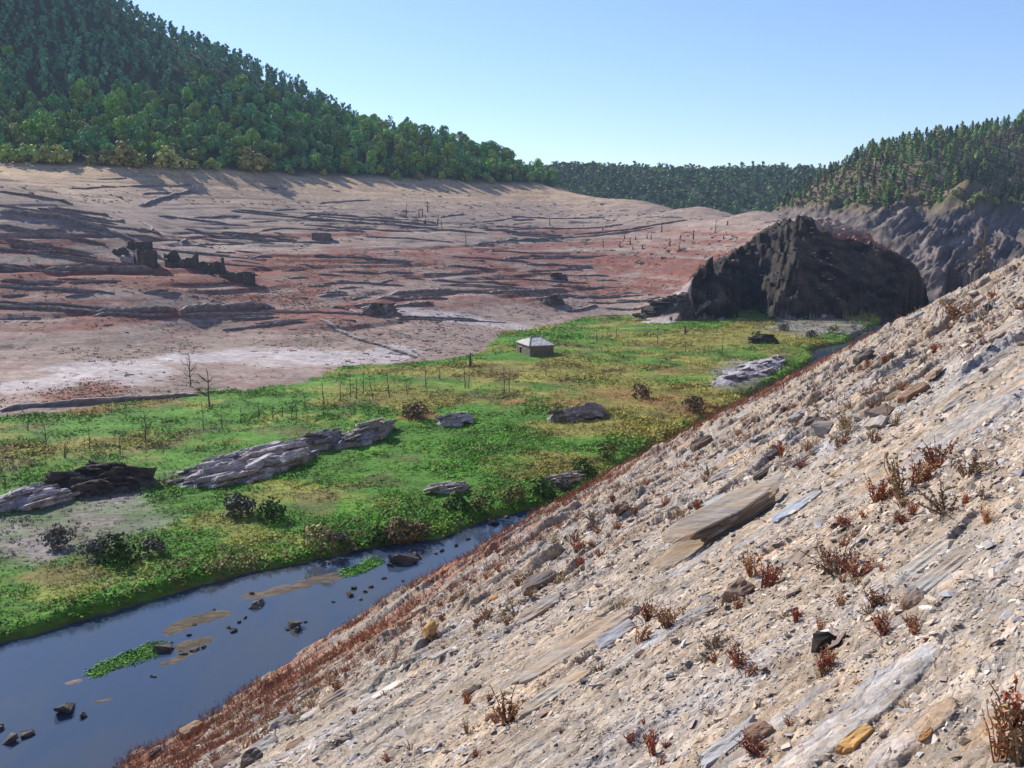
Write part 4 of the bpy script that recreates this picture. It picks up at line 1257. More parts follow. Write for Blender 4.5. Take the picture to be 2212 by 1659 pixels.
ok = (s < 33.8) & (rng.uniform(0, 1, N0) < np.clip(.50 + .75 * patchy, .06, 1) * (1 - .93 * sm) * (1 - .5 * sstep(10, 26, rr)) * (1 - .5 * sstep(20, 29, s)))
x, y, rr = x[ok], y[ok], rr[ok]
z = near_h(x, y); n = len(x)
size = rr * .0015 * np.exp(rng.normal(.55, .66, n)); size = np.clip(size, .008, .22)
P = np.stack([x, y, z], -1) + np.array(NN) * (size * .08)[:, None]
pal = np.array([[.52, .44, .37], [.44, .37, .32], [.38, .37, .38], [.52, .40, .28], [.56, .50, .43], [.33, .25, .21], [.50, .43, .37], [.46, .40, .35]])
tint = pal[rng.integers(0, 8, n)] * rng.uniform(.8, 1.2, (n, 1))
# every stone lies with its own tilt on the slope
ax = np.zeros((n, 3, 3)); B0 = np.array(SLOPE_M)
tl = rng.normal(0, .32, (n, 2))
cx_, sx_ = np.cos(tl[:, 0]), np.sin(tl[:, 0]); cy_, sy_ = np.cos(tl[:, 1]), np.sin(tl[:, 1])
RX = np.zeros((n, 3, 3)); RX[:, 0, 0] = 1; RX[:, 1, 1] = cx_; RX[:, 1, 2] = -sx_; RX[:, 2, 1] = sx_; RX[:, 2, 2] = cx_
RY = np.zeros((n, 3, 3)); RY[:, 1, 1] = 1; RY[:, 0, 0] = cy_; RY[:, 0, 2] = sy_; RY[:, 2, 0] = -sy_; RY[:, 2, 2] = cy_
ax = np.einsum('ij,njk,nkl->nil', B0, RX, RY)
kv = rng.integers(0, 8, n)
acc = []
for v in range(8):
    ii = kv == v
    S3 = size[ii, None] * np.stack([rng.uniform(.7, 1.5, ii.sum()), rng.uniform(.7, 1.3, ii.sum()), rng.uniform(.6, 1.7, ii.sum())], -1)
    acc.append(scatter(PB[v], P[ii], S3, rng.normal(0, .8, ii.sum()), tint[ii], axes=ax[ii]))
tag(link('gravel', merge(acc).mesh('gravel', M['gravel'])), kind='stuff')
print('gravel', n)

# ------------------------------------------------------------------ dry weeds on the hillside
def weed(seed, stems, H, spread, leaf, base, lean=.35):
    rng = np.random.default_rng(seed); a = Acc()
    for k in range(stems):
        an = rng.uniform(0, 6.28); le = rng.uniform(.1, 1) * lean * 1.5
        L = H * rng.uniform(.55, 1.1); m = 6
        t = np.linspace(0, 1, m)
        r0 = rng.uniform(0, spread * .3)
        bx = r0 * math.cos(an) + math.cos(an) * L * le * t ** 1.3; by = r0 * math.sin(an) + math.sin(an) * L * le * t ** 1.3
        bx = bx + rng.normal(0, .02, m) * L; by = by + rng.normal(0, .02, m) * L
        P = np.stack([bx, by, L * t * (1 - .25 * le)], -1)
        tube(a, P, np.linspace(.008, .003, m) * H / .3, 3, np.array(base) * rng.uniform(.5, .9))
        for q in range(int(leaf * rng.uniform(.7, 1.3))):
            tt = rng.uniform(.25, 1.0); i = min(int(tt * (m - 1)), m - 2); f = tt * (m - 1) - i
            c = P[i] * (1 - f) + P[i + 1] * f
            sd = H * rng.uniform(.03, .075)
            d = rng.normal(0, 1, 3); d /= np.linalg.norm(d); e = np.cross(d, rng.normal(0, 1, 3)); e /= np.linalg.norm(e) + 1e-9
            c = c + d * sd * 1.2
            V = np.array([c - d * sd, c + e * sd * .55, c + d * sd, c - e * sd * .55])
            a.add(V, [[0, 1, 2, 3]], None, np.array(base) * rng.uniform(.6, 1.5) * np.array([1, rng.uniform(.8, 1.25), 1]))
    return a
WB = [(.36, .115, .065), (.30, .15, .085), (.40, .18, .085), (.27, .09, .06), (.36, .25, .13), (.23, .15, .10)]
WD = [weed(720 + i, [14, 18, 11, 22, 12, 16][i], .30, .2, [22, 18, 24, 17, 15, 20][i], WB[i], [.35, .5, .3, .6, .4, .7][i]).mesh('dry_weed', M['weed']) for i in range(6)]
def put_weed(X, Y, H, v, lab, p=None, group=None):
    if p is None: p = near_hit(X, Y)
    o = link('dry_weed', WD[v])
    o.location = (p[0], p[1], p[2] - .01); o.rotation_euler = (R_(-7), R_(-9), (X * 1.7) % 6.28)
    k = H * .85 / .3; o.scale = (k, k, k)
    tag(o, lab, 'weed', group)
for X, Y, H, v, lab in [(1950, 1075, .44, 4, 'largest straggly rust and straw weed beneath the pale bedrock'), (1975, 1050, .34, 0, 'red weed rising behind the largest straggly one'),
                        (1890, 1085, .30, 3, 'thin reddish weed left of the largest straggly one'), (2040, 1110, .26, 5, 'dark low weed right of the largest straggly one'),
                        (2020, 1010, .34, 1, 'brown weed at the edge of smooth blue bedrock'), (2090, 1030, .28, 5, 'dull weed beside smooth bedrock at right'),
                        (1650, 1270, .28, 0, 'red weed right of the squarish block'), (1625, 1245, .24, 2, 'orange weed behind the squarish block'), (1590, 1315, .15, 2, 'orange weed at the foot of the squarish block'),
                        (1810, 1240, .26, 5, 'dark bushy weed on open gravel'), (1790, 1225, .22, 1, 'brown weed left part of the dark bushy one'), (1850, 1250, .2, 3, 'small dark weed right of the bushy one'),
                        (1440, 1355, .26, 1, 'brown weed on the weedy grey ledge'), (1400, 1340, .22, 3, 'deep red weed left on the weedy grey ledge'), (1340, 1340, .24, 4, 'straw weed above the weedy grey ledge'),
                        (1380, 1390, .2, 2, 'orange brown weed below the weedy grey ledge'), (1780, 1460, .15, 0, 'red weed just below the charred black lump'), (1795, 1440, .13, 2, 'orange weed right below the charred black lump'),
                        (1630, 1625, .12, 3, 'dark red weed in front of the square brown block'), (1415, 1630, .16, 0, 'red weed standing alone at the bottom edge'),
                        (2190, 1600, .22, 0, 'bright red weed in the bottom right corner'), (2160, 1640, .18, 2, 'orange weed in the bottom right corner'), (2205, 1640, .2, 4, 'straw weed in the bottom right corner'),
                        (1095, 1560, .3, 1, 'brown weed near the bottom of the long ledge'), (1600, 1440, .16, 3, 'thin red weed trailing over gravel'), (1540, 1400, .16, 5, 'grey weed trailing over gravel'),
                        (1890, 1310, .16, 1, 'brown weed left of the white fragment'), (1910, 1370, .14, 3, 'dark weed under the tan ledges'), (2060, 690, .9, 1, 'brown weed on the upper slope below the skyline')]:
    put_weed(X, Y, H, v, lab)
rng = np.random.default_rng(43); cnt = 0
WL = ['rust red dry weed', 'brown dry weed', 'orange brown dry weed', 'deep red dry weed', 'straw coloured dry weed', 'grey brown dry weed']
while cnt < 265:
    ang = rng.uniform(-.5, .52); r_ = math.exp(rng.uniform(math.log(3.5), math.log(40)))
    x, y = r_ * math.sin(ang), r_ * math.cos(ang); u, s = us(x, y)
    if s > 32 or float(slab_mask(np.array([x]), np.array([y]))[0]) > .3: continue
    if float(fbm(np.array([u / 3.5]), np.array([s / 1.6]), 441, 3)[0]) < rng.uniform(-.15, .35): continue
    z = float(near_h(np.array([x]), np.array([y]))[0]); px, py, _ = proj(np.array([x, y, z]))
    if not (0 < px < 1024 and py < 766): continue
    v = int(rng.integers(0, 6))
    put_weed(px * 3.1, 0, np.clip(r_ * rng.uniform(.009, .024), .06, .36), v, WL[v] + (' in gravel at the near end of the slope' if r_ < 10 else ' among stones half way along the slope'), np.array([x, y, z]), 'dry weeds scattered over the near hillside')
    cnt += 1
# the dense rusty belt of weeds along the foot of the slope
wt = []
for i in range(4):
    a = weed(740 + i, 4, .3, .3, 8, (1, 1, 1), .5); wt.append(a.arrays())
N0 = 150000
ang = rng.uniform(-.62, .55, N0); rr = np.exp(rng.uniform(math.log(14), math.log(230), N0))
x = rr * np.sin(ang); y = rr * np.cos(ang); u, s = us(x, y)
dens = fbm(u / 5, s / 3, 443, 3) + .5 * fbm(u / 1.6, s / 1.0, 445, 2)
belt = sstep(12, 27, s + 4 * fbm(u / 12, s / 8, 447, 2)) * (s < 33.6)
ok = rng.uniform(0, 1, N0) < belt * np.clip(.36 + 1.3 * dens, 0, .95) + .02 * (s < 20)
x, y, rr = x[ok], y[ok], rr[ok]; z = near_h(x, y); n = len(x)
tint = np.array(WB)[rng.integers(0, 5, n)] * rng.uniform(.7, 1.35, (n, 1))
S0 = np.clip(rr * .024, .5, 1.6) * rng.uniform(.6, 1.4, n)
acc = []; kv = rng.integers(0, 4, n)
for v in range(4):
    ii = kv == v
    acc.append(scatter(wt[v], np.stack([x, y, z], -1)[ii], S0[ii], rng.uniform(0, 6, ii.sum()), tint[ii]))
tag(link('dry_weeds', merge(acc).mesh('dry_weeds', M['weed'])), kind='stuff')
print('belt', n)
# stones littering the bare far slope
N0 = 120000
ang = rng.uniform(-.62, .34, N0); rr = np.exp(rng.uniform(math.log(105), math.log(520), N0))
x = rr * np.sin(ang); y = rr * np.cos(ang)
z, plain, zc, zr, zf, d, u, s = valley_h(x, y, True)
lit = fbm(x / 16, z * .5, 461, 4) + .5 * fbm(x / 5, y / 5, 462, 2)
ok = (zc > plain + .1) & (zc >= zr) & (zc >= zf) & (z < 17) & (rng.uniform(0, 1, N0) < np.clip(.04 + .6 * lit, .01, .6) * (1 - .8 * sstep(4, 12, z)))
P = np.stack([x, y, z], -1)[ok]; n = len(P)
tint = np.array([[.30, .24, .21]]) * rng.uniform(.55, 1.35, (n, 1))
size = np.clip(P[:, 1] / 250, .5, 1.6) * np.exp(rng.normal(-.75, .5, n))
S3 = size[:, None] * np.stack([rng.uniform(1, 2.6, n), rng.uniform(.7, 1.2, n), rng.uniform(1.2, 2.6, n)], -1)
V, F, C = scatter(PB[2], P, S3, rng.normal(0, .4, n), tint)
tag(link('scree', mesh_np('scree', V, F, C, False, M['gravel'])), kind='stuff')
print('scree', n)
# ------------------------------------------------------------------ old field walls on the far slope
def wall_mesh(name, pts, h, thick=.7, seed=0, C=(.25, .215, .20), rough=.16, sink=.8, lip=0.0):
    """dry stone wall following ground points; ragged top"""
    rng = np.random.default_rng(seed)
    pts = np.asarray(pts, float)
    seg = np.linalg.norm(np.diff(pts[:, :2], axis=0), axis=1); L = np.concatenate([[0], np.cumsum(seg)])
    n = max(6, int(L[-1] / .55))
    t = np.linspace(0, L[-1], n)
    P = np.stack([np.interp(t, L, pts[:, k]) for k in range(3)], -1)
    P[:, 2] = valley_h(P[:, 0], P[:, 1])
    P[:, :2] += .35 * np.stack([fbm(t / 5, 0 * t, seed, 2), fbm(t / 5, 0 * t + 9, seed, 2)], -1)
    d = np.gradient(P[:, :2], axis=0); d /= np.linalg.norm(d, axis=1)[:, None] + 1e-9
    nrm = np.stack([d[:, 1], -d[:, 0]], -1)
    sgn = np.sign((nrm * -P[:, :2]).sum(1))[:, None]; nrm = nrm * sgn          # towards the viewer's side of the valley
    top = h * (.75 + .5 * vnoise(t / 4.0, 0 * t + seed, 3)) * np.clip(np.minimum(t, L[-1] - t) / 2.5 + .35, 0, 1) + rng.normal(0, rough, n) * h * .6
    top = np.maximum(top, .12)
    rows = []
    for off, z in ((thick / 2 + .06, -sink), (thick / 2 + .03, top * .45), (thick / 2 - .05, top), (-thick / 2 + .05, top - .05 + lip), (-thick / 2 - .05, -sink)):
        X = P.copy(); X[:, :2] += nrm * (off + rng.normal(0, .05, (n, 1))); X[:, 2] += z
        rows.append(X)
    V = np.stack(rows, 0)                       # rows x n
    Q = grid_faces(5, n)
    V = V.reshape(-1, 3)
    ends = [[0 * n, 1 * n, 2 * n, 3 * n], [0 * n, 3 * n, 4 * n, 4 * n]]
    Tt = []
    for e in (0, n - 1):
        i = [k * n + e for k in range(5)]
        Tt += [[i[0], i[1], i[4]], [i[1], i[3], i[4]], [i[1], i[2], i[3]]]
    Cc = np.tile(np.array(C), (len(V), 1)) * rng.uniform(.7, 1.25, (len(V), 1))
    Cc[2 * n:4 * n] = np.array(C) * 1.7 * rng.uniform(.8, 1.2, (2 * n, 1))   # sunlight on the wall tops put into a paler colour
    return mesh_np(name, V, [Q, np.array(Tt)], Cc, False, M['stone'])

def add_wall(sheet, h, seed, label=None, group=None, thick=.7, C=(.25, .215, .20), name='stone_wall', sink=.8):
    pts = [hitd(X, Y) for X, Y in sheet]
    o = link(name, wall_mesh(name, pts, h * (.58 if h < 1.2 else .48), thick, seed, C, sink=sink))
    tag(o, label or 'short ragged dry stone terrace wall on the bare far slope', 'wall', group)
    return o

MAINW = [
 ([(95, 584), (160, 583), (240, 583), (330, 582)], 1.7, 'tall straight retaining wall left of the ruined houses'),
 ([(385, 672), (450, 667), (520, 664), (565, 662), (592, 666)], 1.9, 'tall curved retaining wall with grey bank below, longest dark one under the ruins'),
 ([(203, 675), (260, 672), (330, 669), (375, 668)], 1.0, 'dark low wall just left of the tall curved retaining wall'),
 ([(385, 680), (470, 679), (590, 677)], .8, 'thin wall running right below the tall curved retaining wall'),
 ([(202, 683), (290, 682), (372, 680)], .6, 'thin wall below the dark low one at left'),
 ([(500, 688), (600, 685)], .6, 'short thin wall under the right end of the curved retaining wall'),
 ([(480, 712), (560, 705), (665, 695)], .7, 'pale faced slanting wall above the sandy field'),
 ([(300, 445), (340, 432), (385, 420), (415, 412)], 1.6, 'dark slanting wall climbing to a small stone heap near the wood'),
 ([(0, 459), (60, 466), (140, 474), (190, 488), (240, 503), (290, 520)], 1.8, 'long dark crest wall running down the left spur to the ruins'),
 ([(0, 889), (50, 880), (130, 876), (250, 866), (340, 860), (430, 853)], .9, 'long boundary wall between bleached field and green meadow at left'),
 ([(690, 690), (745, 722), (800, 742), (850, 756), (900, 772)], .7, 'low field wall curving down round the tip of the bleached field'),
 ([(1145, 560), (1218, 558)], 1.2, 'thick dark wall in the red band, middle of its row'),
 ([(1085, 562), (1140, 558)], .9, 'thinner wall at the left end of the red band row'),
 ([(1231, 558), (1283, 556)], .9, 'slanting wall at the right end of the red band row'),
 ([(1138, 571), (1200, 572), (1282, 576)], .8, 'longest unbroken wall just below the red band row'),
 ([(1225, 578), (1282, 580)], .7, 'short wall under the right end of the longest red band wall'),
 ([(845, 638), (900, 632), (985, 630)], 1.3, 'thick dark wall above the pale rocks in the middle of the slope'),
 ([(1055, 634), (1110, 630), (1185, 629)], 1.4, 'thick dark wall with reddish growth right of the middle'),
 ([(780, 668), (850, 664), (930, 655)], 1.3, 'dark broken bank wall over the white gravel strip'),
 ([(1030, 529), (1090, 522)], .9, 'rising wall on the upper terraces, left half'),
 ([(1092, 520), (1180, 518), (1215, 523)], .9, 'bowed wall on the upper terraces, right half'),
 ([(1340, 958), (1340, 958)], 0, None),
 ([(1333, 650), (1411, 648)], .8, 'wall on the bleached terraces beside the small dark mound'),
 ([(1310, 666), (1400, 663)], .9, 'lower wall ending at the small dark mound'),
 ([(1220, 672), (1290, 660)], .8, 'crooked wall left of the small dark mound'),
]
for k, (sh, h, lab) in enumerate(MAINW):
    if lab is None: continue
    add_wall(sh, h, 800 + k, lab, thick=.9 if h > 1.2 else .7, C=(.21, .18, .17))
MINOR = [(645, 572, 700, 581), (608, 586, 660, 584), (690, 593, 740, 596), (720, 587, 820, 591), (820, 590, 890, 589), (910, 593, 1030, 589), (622, 601, 665, 600), (695, 613, 800, 609),
 (820, 611, 850, 605), (870, 602, 920, 605), (665, 618, 715, 617), (730, 623, 770, 621), (695, 634, 740, 630), (687, 641, 750, 637), (760, 646, 800, 642), (810, 647, 900, 642), (870, 648, 965, 645),
 (765, 660, 845, 657), (1000, 628, 1075, 637), (425, 530, 530, 528), (465, 545, 505, 546), (505, 542, 565, 548), (500, 562, 570, 572), (530, 557, 585, 554), (310, 632, 360, 627), (345, 634, 390, 633),
 (505, 684, 565, 682), (550, 698, 665, 690), (210, 388, 272, 385), (255, 403, 350, 401), (280, 402, 412, 399), (305, 419, 370, 417), (150, 408, 250, 404), (1106, 486, 1150, 482), (1106, 496, 1156, 495),
 (1106, 507, 1200, 515), (1106, 475, 1156, 475), (1138, 586, 1222, 572 + 12), (1204, 581, 1258, 583), (1286, 607, 1338, 607), (1170, 626, 1221, 624), (1136, 635, 1270, 642), (1175, 645, 1226, 643),
 (1236, 643, 1272, 642), (1341, 634, 1386, 634), (1296, 682, 1342, 683), (1226, 482, 1276, 482), (1396, 480, 1416, 479), (1390, 470, 1475, 470), (1226, 478, 1280, 482), (1040, 480, 1120, 470),
 (1045, 498, 1100, 495), (950, 470, 1000, 462), (540, 480, 600, 478), (560, 500, 620, 494), (640, 470, 715, 462), (500, 510, 560, 503), (590, 455, 640, 452), (420, 470, 520, 467), (690, 440, 800, 432),
 (60, 500, 140, 498), (20, 530, 110, 527), (40, 610, 130, 608), (140, 640, 200, 636), (20, 660, 120, 656), (0, 640, 60, 637), (60, 545, 150, 542), (180, 500, 250, 512), (0, 690, 90, 686), (150, 610, 260, 607)]
GW = 'minor terrace walls of the abandoned fields'
for k, (a, b, c, d_) in enumerate(MINOR):
    m = ((a + c) / 2, (b + d_) / 2 + random.uniform(-1.0, 1.0))
    add_wall([(a, b), m, (c, d_)], .40 + .35 * random.random(), 900 + k, None, GW, C=(.20, .175, .165))

# many more short ones, found by following the contours from a starting point
def contour_wall(x, y, half):
    pts = []
    for sg in (1, -1):
        q = np.array([x, y]); seq = []
        for i in range(int(half / 1.6)):
            e = 2.0
            g = np.array([valley_h(q[0:1] + e, q[1:2])[0] - valley_h(q[0:1] - e, q[1:2])[0], valley_h(q[0:1], q[1:2] + e)[0] - valley_h(q[0:1], q[1:2] - e)[0]])
            t = np.array([-g[1], g[0]]); t = t / (np.linalg.norm(t) + 1e-6)
            if t[0] * sg < 0: t = -t
            t = t * np.array([1, .35]); t /= np.linalg.norm(t)
            q = q + t * 1.6; seq.append(q.copy())
        pts = (seq[::-1] + [np.array([x, y])] if sg < 0 else [np.array([x, y])] + seq) if not pts else (seq[::-1] + pts)
    return [np.array([p[0], p[1], 0.0]) for p in pts]
rng = np.random.default_rng(61); got = 0
while got < 85:
    X = rng.uniform(0, 1500); Y = rng.uniform(430, 700)
    if float(fbm(np.array([X / 170.0]), np.array([Y / 60.0]), 471, 3)[0]) < rng.uniform(-.2, .25): continue
    p = hitd(X, Y)
    if p[2] > 9 or p[2] < -20.5 or p[0] > 44 or (X > 900 and Y < 470): continue
    pts = contour_wall(p[0], p[1], rng.uniform(5, 15) * (1 + max(0, p[1] - 180) / 250))
    zone = 'on the shaded left spur' if X < 420 else ('in the rusty band of the far slope' if Y > 540 else 'on the smooth upper far slope')
    o = link('stone_wall', wall_mesh('stone_wall', pts, .18 + .22 * rng.uniform() + (.12 if p[1] > 240 else 0), .7, 1700 + got, C=(.19, .16, .145)))
    tag(o, 'short crumbling terrace wall ' + zone, 'wall', 'crumbling terrace walls along the contours'); got += 1

# ------------------------------------------------------------------ ruined village on the left spur
def box_wall(acc, p0, p1, h0, h1, th, rng, base=-1.5, C=(.23, .20, .19), jag=.35):
    """masonry wall between ground points with a broken top"""
    p0, p1 = np.asarray(p0, float), np.asarray(p1, float)
    n = max(5, int(np.linalg.norm(p1 - p0) / .4)); t = np.linspace(0, 1, n)
    P = p0 + (p1 - p0) * t[:, None]
    L_ = np.linalg.norm(p1 - p0); k_ = rng.uniform(0, 90)
    top = h0 + (h1 - h0) * t + jag * (2.4 * fbm(t * L_ / 2.2 + k_, 0 * t, 7, 3) - .4) + rng.normal(0, .08, n)
    top = np.maximum(top, .25)
    d = (p1 - p0) / (np.linalg.norm(p1 - p0) + 1e-9); nn = np.array([d[1], -d[0]]) * th / 2
    rows = []
    for sgn, z in ((1, np.full(n, base)), (1, top), (-1, top - .04), (-1, np.full(n, base))):
        rows.append(np.concatenate([P + sgn * nn, z[:, None]], 1))
    V = np.concatenate(rows); Q = grid_faces(4, n)
    e = [[0, n, 2 * n, 3 * n], [n - 1, 4 * n - 1, 3 * n - 1, 2 * n - 1]]
    acc.add(V, np.concatenate([Q, np.array(e)]), None, np.tile(np.array(C), (len(V), 1)) * rng.uniform(.75, 1.2, (len(V), 1)))

def ruin(X, Y, w, dp, h, rot, label, seed, name='ruined_house', jag=.5, tops=(1, 1, .8, .7), C=(.21, .185, .175), roof=False):
    """four broken walls; front faces the valley, w and h in survey-sheet units of width/height"""
    p = hitd(X, Y); k = ppm(p) / DS
    w, h, dp = w / k, h / k, dp
    rng = np.random.default_rng(seed)
    o = empty(name, p, rot + -math.atan2(p[0], p[1]) * 1.0); tag(o, label, 'ruin')
    c = [(-w / 2, -dp / 2), (w / 2, -dp / 2), (w / 2, dp / 2), (-w / 2, dp / 2)]
    for i in range(4):
        a = Acc(); q0, q1 = np.array(c[i]), np.array(c[(i + 1) % 4])
        dd = (q1 - q0) / np.linalg.norm(q1 - q0) * .3
        if i % 2: q0, q1 = q0 + dd, q1 - dd
        box_wall(a, q0, q1, h * tops[i] * rng.uniform(.85, 1.1), h * tops[(i + 1) % 4], .6, rng, -2.5, C, jag)
        link('wall', a.mesh('wall', M['stone']), o)
    a = Acc()
    for i in range(14):          # fallen masonry inside and round about
        V, _, Tt, Cc = block_piece_low(rng); s_ = rng.uniform(.5, 1.3)
        a.add(V * np.array([s_, s_, s_ * 2]) + [rng.uniform(-w * .6, w * .6), rng.uniform(-dp * .55, dp * .55), rng.uniform(-.1, .3)], None, Tt, np.array(C) * rng.uniform(.8, 1.5))
    tag(link('rubble', a.mesh('rubble', M['stone']), o), kind='stuff')
    if roof:
        V = np.array([[-w / 2 - .3, -dp / 2 - .3, h + .02], [w / 2 + .3, -dp / 2 - .3, h + .02], [w / 2 + .3, dp / 2 + .3, h + .9], [-w / 2 - .3, dp / 2 + .3, h + .9]])
        V2 = V - [0, 0, .18]; VV = np.concatenate([V, V2])
        Q = [[0, 1, 2, 3], [7, 6, 5, 4], [0, 4, 5, 1], [1, 5, 6, 2], [2, 6, 7, 3], [3, 7, 4, 0]]
        link('roof', mesh_np('roof', VV, np.array(Q), (.20, .175, .17), False, M['slate']), o)
    return o
DK = (.11, .098, .092)  # fronts turned from the sun: shade put into the stone colour
ruin(301, 536, 44, 4.2, 15, .12, 'square roofless ruined house, highest up of the dark ruins', 1001, jag=.08, tops=(1, .9, .8, 1), C=DK)
ruin(314, 570, 34, 5.5, 31, .18, 'tallest dark ruined house standing over the end of the straight retaining wall', 1002, jag=.25, tops=(1, .95, .8, .9), C=DK)
ruin(282, 562, 28, 3.5, 15, -.3, 'low pale broken gable on the left of the tallest ruin', 1003, jag=.5, tops=(.7, 1, .9, .4), C=(.33, .30, .29))  # sunlit wall: its light put into the paler colour
ruin(392, 574, 62, 6.0, 32, .05, 'wide jagged ruined house in the middle of the dark group', 1004, jag=1.1, tops=(.5, .75, .9, .8), C=DK)
ruin(450, 583, 60, 5.5, 24, .05, 'jagged ruined house right of the middle one', 1005, jag=.9, tops=(.6, .85, .8, .7), C=DK)
ruin(500, 598, 92, 4.0, 16, -.02, 'long low ruined barn with a toothed top at the right end of the ruins', 1006, name='ruined_barn', jag=.5, tops=(.9, .7, .7, .9), C=DK)
ruin(260, 546, 24, 3.0, 10, .1, 'small heap of broken wall left of the highest ruin', 1007, name='ruined_wall', jag=.4, C=DK)
ruin(695, 517, 36, 3.6, 15, -.05, 'small square roofless hut alone on the upper slope', 1008, name='ruined_hut', jag=.12, tops=(1, 1, .9, 1), C=(.19, .165, .155))
ruin(412, 412, 14, 1.5, 9, .3, 'tiny stone heap at the top of the slanting dark wall', 1009, name='ruined_wall', jag=.3, C=(.28, .25, .24))

# ------------------------------------------------------------------ stone hut in the meadow
def build_hut():
    p = at_level(530 - .2, 357.0, Z_M)
    z0 = float(valley_h(p[0:1], p[1:2])[0]) - .05
    th = R_(20)
    o = empty('stone_hut', (p[0], p[1], z0), th)           # origin at the corner nearest the viewer
    tag(o, 'small square stone hut with a slate hip roof standing in the green meadow', 'hut')
    A, B, H = 6.2, 4.25, 1.85                             # along local y (left side) and x (right side)
    C = (.17, .14, .115)
    def slabwall(name, quad_list):
        a = Acc()
        for (x0, x1, y0, y1, za, zb) in quad_list:
            V = [(x, y, z) for z in (za, zb) for y in (y0, y1) for x in (x0, x1)]
            Q = [[0, 2, 3, 1], [4, 5, 7, 6], [0, 1, 5, 4], [2, 6, 7, 3], [0, 4, 6, 2], [1, 3, 7, 5]]
            a.add(V, Q, None, C)
        link(name, a.mesh(name, M['stone']), o)
    t = .45; dy0, dy1, dz = 3.9, 4.8, 1.15
    slabwall('wall', [(0, t, t, dy0, -.8, H), (0, t, dy1, A - t, -.8, H), (0, t, dy0, dy1, dz, H)])      # left side with the doorway
    slabwall('wall', [(0, B, 0, t, -.8, H)]); slabwall('wall', [(0, B, A - t, A, -.8, H)]); slabwall('wall', [(B - t, B, t, A - t, -.8, H)])
    a = Acc(); a.add([(-.05, dy0 - .2, dz), (.12, dy0 - .2, dz), (.12, dy1 + .2, dz), (-.05, dy1 + .2, dz), (-.05, dy0 - .2, dz + .16), (.12, dy0 - .2, dz + .16), (.12, dy1 + .2, dz + .16), (-.05, dy1 + .2, dz + .16)],
                     [[0, 3, 2, 1], [4, 5, 6, 7], [0, 1, 5, 4], [1, 2, 6, 5], [2, 3, 7, 6], [3, 0, 4, 7]], None, (.36, .32, .29)); link('lintel', a.mesh('lintel', M['stone']), o)
    # hip roof of slates with a sagging surface
    e = .22; hr = 1.05; rx0, rx1 = 1.35, B - 1.35; yr = A / 2
    n = 14
    def face(p00, p10, p11, p01):
        s_ = np.linspace(0, 1, n); Aa, Bb = np.meshgrid(s_, s_)
        p00, p10, p11, p01 = [np.array(q, float) for q in (p00, p10, p11, p01)]
        P = (p00 * (1 - Aa[..., None]) + p10 * Aa[..., None]) * (1 - Bb[..., None]) + (p01 * (1 - Aa[..., None]) + p11 * Aa[..., None]) * Bb[..., None]
        rng = np.random.default_rng(77)
        P[..., 2] += rng.normal(0, .025, P.shape[:2])
        return P.reshape(-1, 3)
    a = Acc(); Z0, Z1 = H + .02, H + hr
    corners = [(-e, -e, Z0), (B + e, -e, Z0), (B + e, A + e, Z0), (-e, A + e, Z0)]; r0, r1 = (rx0, yr, Z1), (rx1, yr, Z1)
    rng = np.random.default_rng(78)
    for q in ((corners[0], corners[1], r1, r0), (corners[1], corners[2], r1, r1), (corners[2], corners[3], r0, r1), (corners[3], corners[0], r0, r0)):
        V = face(*q); a.add(V, grid_faces(n, n), None, np.array([.50, .48, .47]) * rng.uniform(.75, 1.15, (len(V), 1)))
    V = np.array(corners + [(x, y, z - .14) for x, y, z in corners]); a.add(V, [[0, 4, 5, 1], [1, 5, 6, 2], [2, 6, 7, 3], [3, 7, 4, 0], [4, 7, 6, 5]], None, (.34, .32, .32))
    roof = link('roof', a.mesh('roof', M['slate']), o)
    c = Acc(); tube(c, [np.array(corners[0]) + [.1, .1, .05], np.array(r0) + [0, 0, .04], np.array(r1) + [0, 0, .04]], [.09, .09, .09], 5, (.25, .23, .23))
    tube(c, [np.array(corners[1]) + [-.1, .1, .05], np.array(r1) + [0, 0, .04]], [.09, .09], 5, (.25, .23, .23))
    link('ridge_cap', c.mesh('ridge_cap', M['slate']), roof)
build_hut()

